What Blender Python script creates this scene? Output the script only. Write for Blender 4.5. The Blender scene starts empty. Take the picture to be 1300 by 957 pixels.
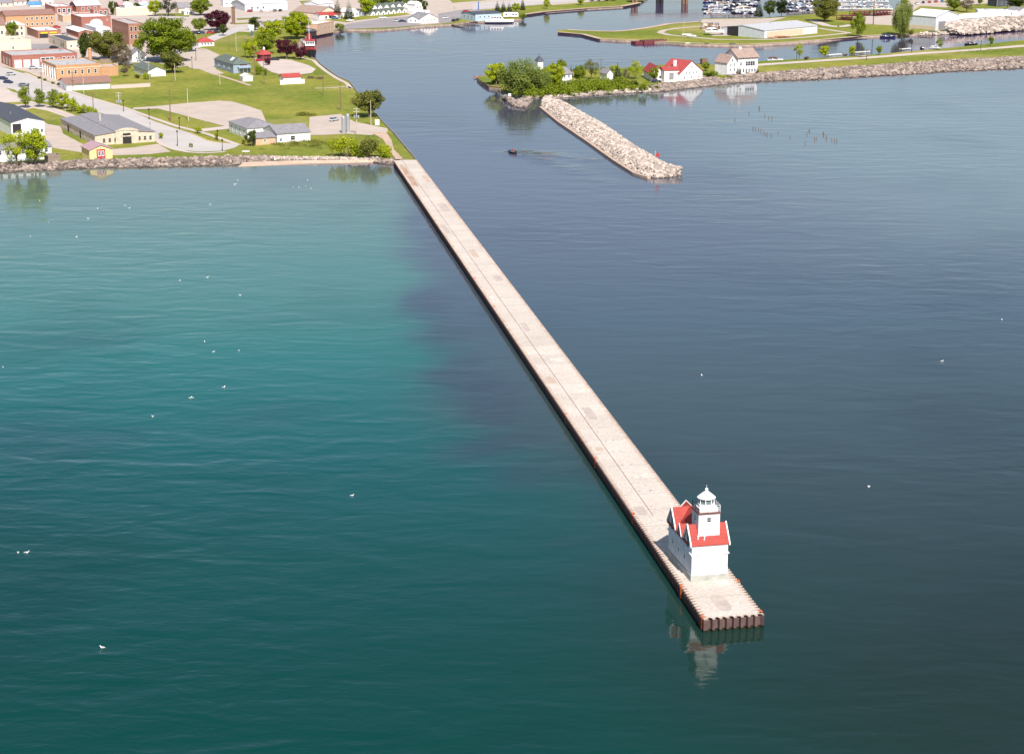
import bpy, math, random
import numpy as np
from mathutils import Vector, geometry, noise
R = math.radians
sc = bpy.context.scene
COL = sc.collection
random.seed(7)
# ---------------------------------------------------------------- camera
F = 2528.0; CX = 650.0; CY = 433.5; CH = 104.0
PIT = math.atan(633.5 / F); SP, CP = math.sin(PIT), math.cos(PIT)
G = 0.95          # level of the land above the water
DZ = 1.9         # level of the pier deck
cam = bpy.data.objects.new('camera', bpy.data.cameras.new('camera')); COL.objects.link(cam)
cam.location = (0, 0, CH); cam.rotation_euler = (math.pi/2 - PIT, 0, 0)
cam.data.sensor_width = 36; cam.data.lens = F * 36 / 1300; cam.data.sensor_fit = 'HORIZONTAL'
cam.data.shift_y = -(478.5 - CY) / 1300; cam.data.clip_end = 40000; cam.data.clip_start = 1
sc.camera = cam

def at(px, py, z=G):
    xc = (px - CX) / F; yc = (CY - py) / F
    dx, dy, dz = xc, CP + yc * SP, -SP + yc * CP
    t = (z - CH) / dz
    return Vector((dx * t, dy * t, z))
def zc(py, z=G):
    return (CH - z) / (SP - (CY - py) / F * CP)
def mpp(py): return zc(py) / F
def hpx(n, py, z=G):          # n picture rows above a point at row py -> metres of height
    a = (CY - py) / F; b = a + n / F
    return zc(py, z) * (b - a) / (CP + b * SP)

# ---------------------------------------------------------------- materials
MATS = {}
def nodes(name):
    m = bpy.data.materials.new(name); m.use_nodes = True
    nt = m.node_tree; b = nt.nodes['Principled BSDF']
    return m, nt, b
def N(nt, t, **kw):
    n = nt.nodes.new(t)
    for k, v in kw.items():
        if k in ('operation', 'blend_type', 'data_type', 'noise_dimensions', 'feature', 'attribute_name', 'wave_type', 'bands_direction', 'interpolation', 'distance'): setattr(n, k, v)
        else: n.inputs[k].default_value = v
    return n
def c4(c): return (c[0], c[1], c[2], 1)
def mat(name, col, rough=0.75, var=0.18, scale=0.6, col2=None, island=False, metal=0.0, bump=0.0, stretch=(1, 1, 1), objrand=0.0, wet=False):
    """plain surface whose own colour wanders between two tones (dirt, wear)"""
    if name in MATS: return MATS[name]
    m, nt, b = nodes(name); L = nt.links.new
    tc = N(nt, 'ShaderNodeTexCoord'); mp = N(nt, 'ShaderNodeMapping'); mp.inputs['Scale'].default_value = stretch
    L(tc.outputs['Object'], mp.inputs[0])
    no = N(nt, 'ShaderNodeTexNoise', Scale=scale, Detail=5.0, Roughness=0.6); L(mp.outputs[0], no.inputs['Vector'])
    ramp = N(nt, 'ShaderNodeMapRange'); ramp.inputs[1].default_value = .3; ramp.inputs[2].default_value = .7
    L(no.outputs['Fac'], ramp.inputs[0])
    c2 = col2 or [x * (1 - var) for x in col]; c1 = col if col2 else [min(1, x * (1 + var * .6)) for x in col]
    mx = N(nt, 'ShaderNodeMix', data_type='RGBA'); mx.inputs[6].default_value = c4(c1); mx.inputs[7].default_value = c4(c2)
    L(ramp.outputs[0], mx.inputs[0]); out = mx.outputs[2]
    if island or objrand:
        if island: src = N(nt, 'ShaderNodeNewGeometry').outputs['Random Per Island']; a = .45 if island is True else island
        else: src = N(nt, 'ShaderNodeObjectInfo').outputs['Random']; a = objrand
        mr = N(nt, 'ShaderNodeMapRange'); mr.inputs[3].default_value = 1 - a; mr.inputs[4].default_value = 1 + a * .6
        L(src, mr.inputs[0])
        vm = N(nt, 'ShaderNodeVectorMath', operation='SCALE'); L(out, vm.inputs[0]); L(mr.outputs[0], vm.inputs['Scale']); out = vm.outputs[0]
    if wet:      # stone at the waterline is wet and weedy
        gp = N(nt, 'ShaderNodeNewGeometry'); sz = N(nt, 'ShaderNodeSeparateXYZ'); L(gp.outputs['Position'], sz.inputs[0])
        wr_ = N(nt, 'ShaderNodeMapRange'); wr_.inputs[1].default_value = .12; wr_.inputs[2].default_value = .55; wr_.inputs[3].default_value = .32; wr_.inputs[4].default_value = 1.0; L(sz.outputs[2], wr_.inputs[0])
        v2 = N(nt, 'ShaderNodeVectorMath', operation='SCALE'); L(out, v2.inputs[0]); L(wr_.outputs[0], v2.inputs['Scale']); out = v2.outputs[0]
    L(out, b.inputs['Base Color']); b.inputs['Roughness'].default_value = rough; b.inputs['Metallic'].default_value = metal
    b.inputs['Specular IOR Level'].default_value = .3
    if bump:
        bp = N(nt, 'ShaderNodeBump', Strength=bump, Distance=.1); n2 = N(nt, 'ShaderNodeTexNoise', Scale=scale * 4, Detail=4.0)
        L(mp.outputs[0], n2.inputs['Vector']); L(n2.outputs['Fac'], bp.inputs['Height']); L(bp.outputs[0], b.inputs['Normal'])
    MATS[name] = m; return m
def striped(name, col, col2, period, axis=2, rough=.7, width=.12):
    """siding / brick courses / shingle rows: thin darker lines along one axis"""
    if name in MATS: return MATS[name]
    m, nt, b = nodes(name); L = nt.links.new
    tc = N(nt, 'ShaderNodeTexCoord'); sp = N(nt, 'ShaderNodeSeparateXYZ'); L(tc.outputs['Object'], sp.inputs[0])
    d = N(nt, 'ShaderNodeMath', operation='DIVIDE'); L(sp.outputs[axis], d.inputs[0]); d.inputs[1].default_value = period
    fr = N(nt, 'ShaderNodeMath', operation='FRACT'); L(d.outputs[0], fr.inputs[0])
    lt = N(nt, 'ShaderNodeMath', operation='LESS_THAN'); L(fr.outputs[0], lt.inputs[0]); lt.inputs[1].default_value = width
    no = N(nt, 'ShaderNodeTexNoise', Scale=.7, Detail=5.0); L(tc.outputs['Object'], no.inputs['Vector'])
    mr = N(nt, 'ShaderNodeMapRange'); mr.inputs[1].default_value = .3; mr.inputs[2].default_value = .7; mr.inputs[3].default_value = .86; mr.inputs[4].default_value = 1.08
    L(no.outputs['Fac'], mr.inputs[0])
    mx = N(nt, 'ShaderNodeMix', data_type='RGBA'); mx.inputs[6].default_value = c4(col); mx.inputs[7].default_value = c4(col2); L(lt.outputs[0], mx.inputs[0])
    vm = N(nt, 'ShaderNodeVectorMath', operation='SCALE'); L(mx.outputs[2], vm.inputs[0]); L(mr.outputs[0], vm.inputs['Scale'])
    L(vm.outputs[0], b.inputs['Base Color']); b.inputs['Roughness'].default_value = rough; b.inputs['Specular IOR Level'].default_value = .3
    MATS[name] = m; return m
def leafmat(name, a, bcol):
    m, nt, b = nodes(name); L = nt.links.new
    gi = N(nt, 'ShaderNodeNewGeometry'); oi = N(nt, 'ShaderNodeObjectInfo')
    ad = N(nt, 'ShaderNodeMath', operation='MULTIPLY_ADD'); L(oi.outputs['Random'], ad.inputs[0]); ad.inputs[1].default_value = .3
    sc_ = N(nt, 'ShaderNodeMath', operation='MULTIPLY'); L(gi.outputs['Random Per Island'], sc_.inputs[0]); sc_.inputs[1].default_value = .7
    L(sc_.outputs[0], ad.inputs[2])
    tc = N(nt, 'ShaderNodeTexCoord'); cn = N(nt, 'ShaderNodeTexNoise', Scale=4.5, Detail=2.0); L(tc.outputs['Object'], cn.inputs['Vector'])
    cr = N(nt, 'ShaderNodeMapRange'); cr.inputs[1].default_value = .38; cr.inputs[2].default_value = .62; cr.inputs[3].default_value = -.35; cr.inputs[4].default_value = .45; L(cn.outputs['Fac'], cr.inputs[0])
    a2 = N(nt, 'ShaderNodeMath', operation='ADD'); L(ad.outputs[0], a2.inputs[0]); L(cr.outputs[0], a2.inputs[1]); a2.use_clamp = True; ad = a2
    mx = N(nt, 'ShaderNodeMix', data_type='RGBA'); mx.inputs[6].default_value = c4(a); mx.inputs[7].default_value = c4(bcol); L(ad.outputs[0], mx.inputs[0])
    nt.nodes.remove(b)
    df = N(nt, 'ShaderNodeBsdfDiffuse'); tr = N(nt, 'ShaderNodeBsdfTranslucent'); ms = N(nt, 'ShaderNodeMixShader'); ms.inputs[0].default_value = .28
    L(mx.outputs[2], df.inputs[0]); L(mx.outputs[2], tr.inputs[0]); L(df.outputs[0], ms.inputs[1]); L(tr.outputs[0], ms.inputs[2])
    L(ms.outputs[0], nt.nodes['Material Output'].inputs[0]); MATS[name] = m; return m
def glass(name, col):
    if name in MATS: return MATS[name]
    m, nt, b = nodes(name); b.inputs['Base Color'].default_value = c4(col); b.inputs['Roughness'].default_value = .12; MATS[name] = m; return m

M = {}
M['white'] = striped('white_siding', (.80, .79, .78), (.62, .62, .63), .25)
M['whitep'] = mat('white_paint', (.82, .81, .80), .5, .06)
M['trim'] = mat('trim_paint', (.72, .74, .72), .5, .08)
M['red_roof'] = striped('red_roof', (.36, .052, .04), (.27, .036, .03), .35, 1)
M['redroof2'] = mat('red_shingle', (.37, .062, .058), .8, .25, 1.5)
M['slate'] = mat('slate_roof', (.075, .08, .10), .8, .25, .8)
M['grey_roof'] = mat('grey_shingle', (.24, .225, .24), .85, .2, .8)
M['green_roof'] = mat('green_grey_shingle', (.12, .145, .125), .85, .25, .8)
M['brown_roof'] = mat('brown_shingle', (.27, .15, .125), .85, .15, .8)
M['tan_roof'] = mat('tan_shingle', (.33, .235, .195), .85, .25, .8)
M['pink_roof'] = striped('pink_metal_roof', (.42, .27, .30), (.32, .19, .22), .5, 1)
M['flatwhite'] = mat('white_membrane', (.68, .66, .65), .8, .15, .15)
M['flatgrey'] = mat('grey_membrane', (.42, .40, .40), .9, .2, .2)
M['metal_roof'] = striped('pale_metal_roof', (.50, .49, .50), (.40, .39, .41), 1.2, 0, .5)
M['metal_wall'] = striped('pale_metal_wall', (.60, .61, .65), (.48, .50, .55), .9, 0, .5)
M['purple_roof'] = mat('lavender_roof', (.52, .50, .58), .7, .12, .3)
M['blue_roof'] = mat('blue_roof', (.10, .26, .50), .6, .2, .5)
M['orange_brick'] = striped('orange_brick', (.50, .28, .15), (.40, .23, .14), .3)
M['tan_brick'] = striped('tan_brick', (.56, .37, .25), (.48, .33, .24), .3)
M['red_brick'] = striped('red_brick', (.33, .13, .10), (.26, .115, .09), .3)
M['brown_brick'] = striped('brown_brick', (.33, .16, .11), (.26, .14, .10), .3)
M['cream'] = mat('cream_stucco', (.66, .54, .42), .85, .1, .5)
M['limestone'] = mat('limestone_block', (.58, .48, .38), .9, .3, 1.2, bump=.2)
M['greyblue'] = striped('blue_grey_siding', (.30, .36, .44), (.22, .27, .35), .25)
M['lightblue'] = striped('light_blue_siding', (.42, .54, .62), (.33, .44, .52), .3)
M['yellow'] = striped('yellow_siding', (.78, .62, .28), (.68, .52, .22), .25)
M['red_paint'] = mat('red_paint', (.42, .04, .045), .5, .1)
M['orange_paint'] = mat('orange_paint', (.72, .14, .05), .6, .25, 3)
M['yellow_paint'] = mat('yellow_paint', (.85, .50, .02), .6, .1)
M['blue_paint'] = mat('blue_paint', (.03, .10, .38), .5, .1)
M['dark'] = mat('dark_metal', (.02, .02, .024), .5, .2)
M['wood'] = mat('weathered_wood', (.26, .20, .16), .9, .3, 2)
M['pole'] = mat('pole_wood', (.20, .12, .08), .9, .3, 2)
M['palepole'] = mat('pale_pole', (.50, .44, .36), .8, .2, 2)
M['galv'] = mat('galvanised_steel', (.42, .43, .45), .4, .15, 2, metal=.4)
M['rust'] = mat('rusty_steel', (.085, .050, .048), .7, .4, 1.2, col2=(.14, .085, .078), bump=.3)
M['algae'] = mat('wet_algae', (.02, .022, .012), .5, .5, 2)
M['darkrust'] = mat('red_rust_steel', (.17, .04, .038), .75, .4, .8)
M['glass'] = glass('window_glass', (.03, .035, .05))
M['lampglass'] = glass('lantern_glass', (.16, .19, .20))
M['bark'] = mat('bark', (.15, .11, .08), .9, .3, 4)
M['paleconc'] = mat('pale_concrete', (.54, .45, .40), .85, .12, .08, col2=(.46, .38, .34))
M['asphalt'] = mat('old_asphalt', (.42, .38, .36), .9, .15, .05, col2=(.49, .445, .42))
M['dkasphalt'] = mat('dark_asphalt', (.24, .215, .22), .9, .15, .05, col2=(.30, .27, .27))
M['gravel'] = mat('gravel', (.50, .41, .35), .95, .15, .12, col2=(.41, .335, .285))
M['sand'] = mat('sand', (.52, .38, .29), .95, .15, .3, col2=(.40, .28, .21))
M['earth'] = mat('earth_bank', (.40, .31, .25), .95, .4, .5)
M['rock'] = mat('riprap_rock', (.30, .235, .20), .9, .3, .5, island=.55, wet=True)
M['palerock'] = mat('pale_limestone_rock', (.47, .385, .33), .9, .25, .5, island=.5, wet=True)
M['rockbase'] = mat('rubble_bed', (.13, .10, .085), .95, .4, .8)
M['navy_paint'] = mat('navy_paint', (.02, .03, .10), .4, .1)
LEAF = {
 'green': leafmat('leaf_green', (.10, .15, .012), (.26, .31, .03)),
 'dark': leafmat('leaf_dark', (.04, .062, .013), (.10, .13, .028)),
 'bright': leafmat('leaf_bright', (.20, .28, .015), (.46, .48, .03)),
 'olive': leafmat('leaf_olive', (.10, .115, .025), (.22, .22, .05)),
 'purple': leafmat('leaf_purple', (.045, .012, .022), (.13, .03, .05)),
 'conifer': leafmat('needle', (.018, .035, .018), (.06, .075, .035)),
 'twig': leafmat('budding_twig', (.12, .09, .06), (.24, .19, .12)),
 'willow': leafmat('leaf_willow', (.14, .19, .04), (.30, .34, .08)),
}
def grassmat():
    m, nt, b = nodes('grass'); L = nt.links.new
    tc = N(nt, 'ShaderNodeTexCoord')
    n1 = N(nt, 'ShaderNodeTexNoise', Scale=.022, Detail=5.0, Roughness=.65); n2 = N(nt, 'ShaderNodeTexNoise', Scale=.5, Detail=4.0)
    n3 = N(nt, 'ShaderNodeTexNoise', Scale=.012, Detail=3.0)
    for n in (n1, n2): L(tc.outputs['Object'], n.inputs['Vector'])
    mp = N(nt, 'ShaderNodeMapping'); mp.inputs['Location'].default_value = (90, 40, 0); L(tc.outputs['Object'], mp.inputs[0]); L(mp.outputs[0], n3.inputs['Vector'])
    r1 = N(nt, 'ShaderNodeMapRange'); r1.inputs[1].default_value = .38; r1.inputs[2].default_value = .62; L(n1.outputs['Fac'], r1.inputs[0])
    mx = N(nt, 'ShaderNodeMix', data_type='RGBA'); mx.inputs[6].default_value = (.14, .175, .025, 1); mx.inputs[7].default_value = (.25, .235, .045, 1); L(r1.outputs[0], mx.inputs[0])
    r3 = N(nt, 'ShaderNodeMapRange'); r3.inputs[1].default_value = .56; r3.inputs[2].default_value = .68; r3.inputs[4].default_value = .55; L(n3.outputs['Fac'], r3.inputs[0])
    m2 = N(nt, 'ShaderNodeMix', data_type='RGBA'); m2.inputs[7].default_value = (.36, .29, .11, 1); L(mx.outputs[2], m2.inputs[6]); L(r3.outputs[0], m2.inputs[0])
    r2 = N(nt, 'ShaderNodeMapRange'); r2.inputs[1].default_value = .3; r2.inputs[2].default_value = .7; r2.inputs[3].default_value = .78; r2.inputs[4].default_value = 1.15; L(n2.outputs['Fac'], r2.inputs[0])
    vm = N(nt, 'ShaderNodeVectorMath', operation='SCALE'); L(m2.outputs[2], vm.inputs[0]); L(r2.outputs[0], vm.inputs['Scale'])
    L(vm.outputs[0], b.inputs['Base Color']); b.inputs['Roughness'].default_value = .95; b.inputs['Specular IOR Level'].default_value = .1
    return m
M['grass'] = grassmat()

# ---------------------------------------------------------------- mesh helpers
class MB:
    def __init__(s): s.v = []; s.f = []; s.m = []
    def poly(s, pts, mi=0):
        i = len(s.v); s.v += [tuple(p) for p in pts]; s.f.append(tuple(range(i, i + len(pts)))); s.m.append(mi)
    def grid(s, vs, fs, mi=0):
        i = len(s.v); s.v += [tuple(p) for p in vs]
        for f in fs: s.f.append(tuple(i + k for k in f)); s.m.append(mi)
    def box(s, x0, x1, y0, y1, z0, z1, mi=0):
        v = [(x, y, z) for z in (z0, z1) for x, y in ((x0, y0), (x1, y0), (x1, y1), (x0, y1))]
        s.grid(v, [(3, 2, 1, 0), (4, 5, 6, 7), (0, 1, 5, 4), (1, 2, 6, 5), (2, 3, 7, 6), (3, 0, 4, 7)], mi)
    def prism(s, pts, z0, z1, mi=0):
        n = len(pts); v = [(x, y, z0) for x, y in pts] + [(x, y, z1) for x, y in pts]
        s.grid(v, [tuple(range(n - 1, -1, -1)), tuple(range(n, 2 * n))] + [(i, (i + 1) % n, n + (i + 1) % n, n + i) for i in range(n)], mi)
    def loft(s, rings, mi=0, cap=True):
        n = len(rings[0]); v = [p for r in rings for p in r]; fs = []
        for k in range(len(rings) - 1):
            for i in range(n): fs.append((k*n + i, k*n + (i+1) % n, (k+1)*n + (i+1) % n, (k+1)*n + i))
        if cap: fs.append(tuple(range(n-1, -1, -1))); fs.append(tuple((len(rings)-1)*n + i for i in range(n)))
        s.grid(v, fs, mi)
    def lathe(s, prof, n=12, c=(0, 0), mi=0, a0=0.0):
        s.loft([[(c[0] + r * math.cos(a0 + 2*math.pi*i/n), c[1] + r * math.sin(a0 + 2*math.pi*i/n), z) for i in range(n)] for r, z in prof], mi)
    def tube(s, p, q, r0, r1=None, n=6, mi=0):
        p = Vector(p); q = Vector(q); d = (q - p).normalized(); r1 = r0 if r1 is None else r1
        a = d.orthogonal().normalized(); b = d.cross(a)
        s.loft([[p + (a*math.cos(2*math.pi*i/n) + b*math.sin(2*math.pi*i/n)) * r0 for i in range(n)],
                [q + (a*math.cos(2*math.pi*i/n) + b*math.sin(2*math.pi*i/n)) * r1 for i in range(n)]], mi)
    def slab(s, pts, t, mi=0):      # pts: planar polygon, thickened downwards by t
        n = len(pts); v = [tuple(p) for p in pts] + [(p[0], p[1], p[2] - t) for p in pts]
        s.grid(v, [tuple(range(n)), tuple(range(2*n-1, n-1, -1))] + [((i+1) % n, i, n+i, n+(i+1) % n) for i in range(n)], mi)
    def mesh(s, name, mats):
        me = bpy.data.meshes.new(name); me.from_pydata(s.v, [], s.f)
        for m in (mats if isinstance(mats, (list, tuple)) else [mats]): me.materials.append(m)
        if any(s.m): me.polygons.foreach_set('material_index', s.m)
        me.update(); return me
    def build(s, name, mats, parent=None, loc=None, rz=0):
        return link(name, s.mesh(name, mats), parent, loc, rz)
def link(name, me, parent=None, loc=None, rz=0):
    o = bpy.data.objects.new(name, me); COL.objects.link(o)
    if parent is not None: o.parent = parent
    if loc is not None: o.location = loc
    if rz: o.rotation_euler = (0, 0, rz)
    return o
def tag(o, label=None, cat=None, group=None, kind=None):
    if label: o['label'] = label
    if cat: o['category'] = cat
    if group: o['group'] = group
    if kind: o['kind'] = kind
    return o
def empty(name, loc, rz=0):
    o = link(name, None, None, loc, rz); o.empty_display_size = .5; return o
def copy_tree(o, parent=None):
    c = o.copy(); COL.objects.link(c)
    if parent is not None: c.parent = parent
    for ch in list(o.children): copy_tree(ch, c)
    return c
def smooth(o, ang=None):
    o.data.polygons.foreach_set('use_smooth', [True] * len(o.data.polygons)); return o
def tess(pts):
    return geometry.tessellate_polygon([[Vector((p[0], p[1], 0)) for p in pts]])
_SZ = [0]
def sheet(name, px, z, m, label=None, cat=None):
    _SZ[0] += 1; z += _SZ[0] * .0004
    pts = [at(x, y, G) for x, y in px]; pts = [(p.x, p.y, z) for p in pts]
    b = MB(); b.grid(pts, [tuple(t) for t in tess(pts)]); o = b.build(name, m)
    for p in o.data.polygons:
        pass
    o.data.flip_normals() if o.data.polygons[0].normal.z < 0 else None
    return tag(o, kind='structure')
def land(name, px, z=G, m='grass', low=-1.5):
    pts = [at(x, y, z) for x, y in px]; n = len(pts)
    b = MB(); b.grid(pts, [tuple(t) for t in tess(pts)])
    b.grid(list(pts) + [(p.x, p.y, low) for p in pts], [(i, (i+1) % n, n+(i+1) % n, n+i) for i in range(n)], 1)
    o = b.build(name, [M[m], M['earth']]); return tag(o, kind='structure')
def resample(pts, n):
    P = [Vector(p) for p in pts]; d = [0]
    for a, b in zip(P, P[1:]): d.append(d[-1] + (b - a).length)
    out = []; k = 0
    for i in range(n):
        t = d[-1] * i / (n - 1)
        while k < len(P) - 2 and d[k+1] < t: k += 1
        out.append(P[k].lerp(P[k+1], (t - d[k]) / max(1e-6, d[k+1] - d[k])))
    return out, d[-1]
ICO = None
def rockverts(rng, s):
    global ICO
    if ICO is None:
        t = (1 + 5 ** .5) / 2
        v = [(-1,t,0),(1,t,0),(-1,-t,0),(1,-t,0),(0,-1,t),(0,1,t),(0,-1,-t),(0,1,-t),(t,0,-1),(t,0,1),(-t,0,-1),(-t,0,1)]
        f = [(0,11,5),(0,5,1),(0,1,7),(0,7,10),(0,10,11),(1,5,9),(5,11,4),(11,10,2),(10,7,6),(7,1,8),(3,9,4),(3,4,2),(3,2,6),(3,6,8),(3,8,9),(4,9,5),(2,4,11),(6,2,10),(8,6,7),(9,8,1)]
        ICO = (np.array(v) / math.sqrt(1 + t*t), f)
    V = ICO[0] * (1 + (rng.random((12, 1)) - .5) * .45)
    sc3 = np.array([rng.uniform(.6, 1.25), rng.uniform(.6, 1.1), rng.uniform(.45, .85)]) * s
    V = V * sc3; a = rng.uniform(0, 6.28); e = rng.uniform(-.5, .5)
    ca, sa, ce, se = math.cos(a), math.sin(a), math.cos(e), math.sin(e)
    Rm = np.array([[ca, -sa*ce, sa*se], [sa, ca*ce, -ca*se], [0, se, ce]])
    return V @ Rm.T
def rocks(mb, rng, pos, s, mi=0):
    V = rockverts(rng, s) + np.array(pos); mb.grid(V.tolist(), ICO[1], mi)
def riprap(name, bottom, top, label, size=.75, dens=.9, ztop=G, m='rock', seed=1, hump=.4, zbot=-.1, cat='rocks'):
    """rubble bank between a waterline and a crest, both given as point lists"""
    rng = np.random.default_rng(seed)
    n = max(len(bottom), len(top)) * 8
    B, Lb = resample([at(x, y, max(0, zbot)).to_tuple() for x, y in bottom], n); T, Lt = resample([at(x, y, ztop).to_tuple() for x, y in top], n)
    for p in B: p.z = zbot
    mb = MB(); vs = []; fs = []
    for i in range(n):
        for k in range(4):
            p = B[i].lerp(T[i], k / 3); p = Vector(p); p.z += math.sin(k/3*math.pi) * hump - .15; vs.append(p)
    for i in range(n - 1):
        for k in range(3): a = i*4 + k; fs.append((a, a+4, a+5, a+1))
    mb.grid(vs, fs, 1)
    wid = sum((B[i] - T[i]).length for i in range(n)) / n
    cnt = int(Lb * wid * dens / (size * size))
    rockverts(rng, 1)
    for _ in range(cnt):
        u = rng.random() * (n - 1.001); i = int(u); t = rng.random() * 1.08 - .04
        b_ = B[i].lerp(B[i+1], u - i); t_ = T[i].lerp(T[i+1], u - i); p = b_.lerp(t_, t)
        z = p.z + math.sin(min(1, max(0, t)) * math.pi) * hump
        rocks(mb, rng, (p.x, p.y, z), size * (.32 + .95 * rng.random() ** 1.7))
    o = mb.build(name, [M[m], M['rockbase']])
    return tag(o, label, cat, kind='stuff')
# ---------------------------------------------------------------- light, sky
SUN_EL = R(46); az = Vector((.27, -1.0)).normalized()
sun = bpy.data.objects.new('sun', bpy.data.lights.new('sun', 'SUN')); COL.objects.link(sun)
sun.data.energy = 5.0; sun.data.angle = R(.5); sun.data.color = (1.0, .955, .89)
sd = Vector((az.x * math.cos(SUN_EL), az.y * math.cos(SUN_EL), math.sin(SUN_EL)))
sun.rotation_euler = sd.to_track_quat('Z', 'Y').to_euler()
w = bpy.data.worlds.new('World'); sc.world = w; w.use_nodes = True
nt = w.node_tree; sky = nt.nodes.new('ShaderNodeTexSky'); sky.sky_type = 'NISHITA'; sky.sun_disc = False
sky.sun_elevation = SUN_EL; sky.sun_rotation = math.atan2(az.x, az.y); sky.air_density = 1.0; sky.dust_density = 1.0; sky.ozone_density = 1.2
nt.links.new(sky.outputs[0], nt.nodes['Background'].inputs[0]); nt.nodes['Background'].inputs[1].default_value = .085
sc.view_settings.view_transform = 'Standard'; sc.view_settings.look = 'None'; sc.view_settings.exposure = .5; sc.view_settings.gamma = 1
sc.cycles.max_bounces = 6; sc.cycles.transparent_max_bounces = 8

# ---------------------------------------------------------------- water
TEAL = [(-900, 205), (498, 208), (504, 235), (512, 262), (515, 300), (548, 342), (528, 366), (497, 382), (507, 425), (540, 452), (566, 478), (600, 520), (636, 556), (690, 612), (750, 668), (818, 745), (872, 815), (905, 900), (920, 1100), (930, 1600), (-1500, 1600)]
TP = np.array([at(x, y, 0).to_tuple()[:2] for x, y in TEAL])
def sdist(X, Y, P):
    d = np.full(X.shape, 1e9); ins = np.zeros(X.shape, bool); n = len(P)
    for i in range(n):
        ax, ay = P[i]; bx, by = P[(i+1) % n]; ex, ey = bx-ax, by-ay
        t = np.clip(((X-ax)*ex + (Y-ay)*ey) / (ex*ex + ey*ey), 0, 1)
        d = np.minimum(d, np.hypot(X-ax-t*ex, Y-ay-t*ey))
        c = ((ay > Y) != (by > Y)); ins ^= c & (X < (bx-ax) * (Y-ay) / ((by-ay) if by != ay else 1e-9) + ax)
    return np.where(ins, d, -d)
xs = np.concatenate([[-12000, -3000, -1000, -600], np.arange(-420, 421, 4.0), [600, 1000, 3000, 12000]])
ys = np.concatenate([[-3000, -500, 60], np.arange(120, 1500, 4.0), [1800, 2600, 6000, 14000]])
X, Y = np.meshgrid(xs, ys); nx, ny = len(xs), len(ys)
def pn(X, Y, s, k): return np.array([noise.noise((x*s*.6, y*s, k)) for x, y in zip(X.ravel(), Y.ravel())]).reshape(X.shape)
NZ = pn(X, Y, .018, 0.) + .5*pn(X, Y, .05, 3.); NZ2 = pn(X, Y, .02, 7.) + .6*pn(X, Y, .06, 9.)
NZ3 = pn(X, Y, .11, 5.)
sdv = sdist(X, Y, TP) + NZ * 12 + NZ3 * 4
# width of the mixing zone grows away from the shore, where river and lake water stir together
wd = np.interp(Y, [230, 330, 430, 600], [22, 13, 4.5, 3.5]); teal = 1 / (1 + np.exp(-sdv / wd * 2))
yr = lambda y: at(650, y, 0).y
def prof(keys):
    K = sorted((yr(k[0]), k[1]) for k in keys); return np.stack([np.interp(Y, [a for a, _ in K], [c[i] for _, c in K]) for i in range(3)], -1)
# lake: sandy shallows under the beach falling away to deep water; river: silty; far brightness and blue also paint in sky reflection and haze
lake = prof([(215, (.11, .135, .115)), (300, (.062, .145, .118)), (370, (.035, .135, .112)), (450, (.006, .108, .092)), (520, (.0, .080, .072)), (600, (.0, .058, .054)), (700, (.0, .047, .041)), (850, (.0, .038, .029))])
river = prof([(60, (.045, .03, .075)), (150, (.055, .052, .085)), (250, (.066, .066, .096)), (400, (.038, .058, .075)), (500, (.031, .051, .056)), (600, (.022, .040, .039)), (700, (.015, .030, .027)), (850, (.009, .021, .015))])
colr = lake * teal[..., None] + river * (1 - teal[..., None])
# the water right of the breakwater is paler
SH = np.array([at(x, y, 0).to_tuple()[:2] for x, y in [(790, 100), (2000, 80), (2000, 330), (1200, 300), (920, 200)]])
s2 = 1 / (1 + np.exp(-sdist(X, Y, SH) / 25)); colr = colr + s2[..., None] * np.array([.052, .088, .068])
# beds of weed on the bottom beside the pier and out in the lake
for (cx, cy, rx, ry, k_) in [(540, 395, 44, 24, .5), (560, 432, 34, 28, .4), (590, 470, 34, 26, .42), (625, 520, 40, 26, .4), (600, 575, 50, 18, .4), (660, 600, 50, 24, .35), (725, 690, 40, 18, .3), (125, 432, 80, 12, .16), (90, 560, 120, 34, .2), (330, 535, 90, 22, .16), (520, 275, 14, 26, .35), (640, 560, 60, 26, .4)]:
    c_, ex_, ey_ = at(cx, cy, 0), at(cx+rx, cy, 0), at(cx, cy-ry, 0); rx_, ry_ = ex_.x - c_.x, ey_.y - c_.y
    dd = np.sqrt(((X-c_.x)/rx_)**2 + ((Y-c_.y)/ry_)**2) + NZ2*.75 + NZ3*.35; a_ = np.clip(1.25 - dd, 0, 1); a_ = (a_*a_*(3-2*a_)) * k_
    colr = colr * (1 - a_[..., None]) + np.array([.022, .025, .045]) * a_[..., None]
me = bpy.data.meshes.new('water')
vs = np.stack([X, Y, np.zeros_like(X)], -1).reshape(-1, 3)
idx = np.arange(nx*ny).reshape(ny, nx); q = np.stack([idx[:-1, :-1], idx[:-1, 1:], idx[1:, 1:], idx[1:, :-1]], -1).reshape(-1, 4)
me.from_pydata(vs.tolist(), [], q.tolist())
CALM = [[(605, 101), (621, 113), (640, 125), (668, 138), (690, 128), (745, 122), (815, 118), (870, 113), (960, 105), (1100, 98), (1300, 87)], [(-60, 222), (60, 217), (200, 213), (340, 208), (498, 206)], [(440, 38), (560, 32), (664, 25)], [(708, 41), (800, 51), (950, 57), (1040, 52), (1207, 41)]]
dm = np.full(X.shape, 1e9)
for ln in CALM:
    Pq = [at(x, y, 0) for x, y in ln]
    for a, b_ in zip(Pq, Pq[1:]):
        ex_, ey_ = b_.x-a.x, b_.y-a.y; t_ = np.clip(((X-a.x)*ex_ + (Y-a.y)*ey_)/(ex_*ex_+ey_*ey_), 0, 1); dm = np.minimum(dm, np.hypot(X-a.x-t_*ex_, Y-a.y-t_*ey_))
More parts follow.
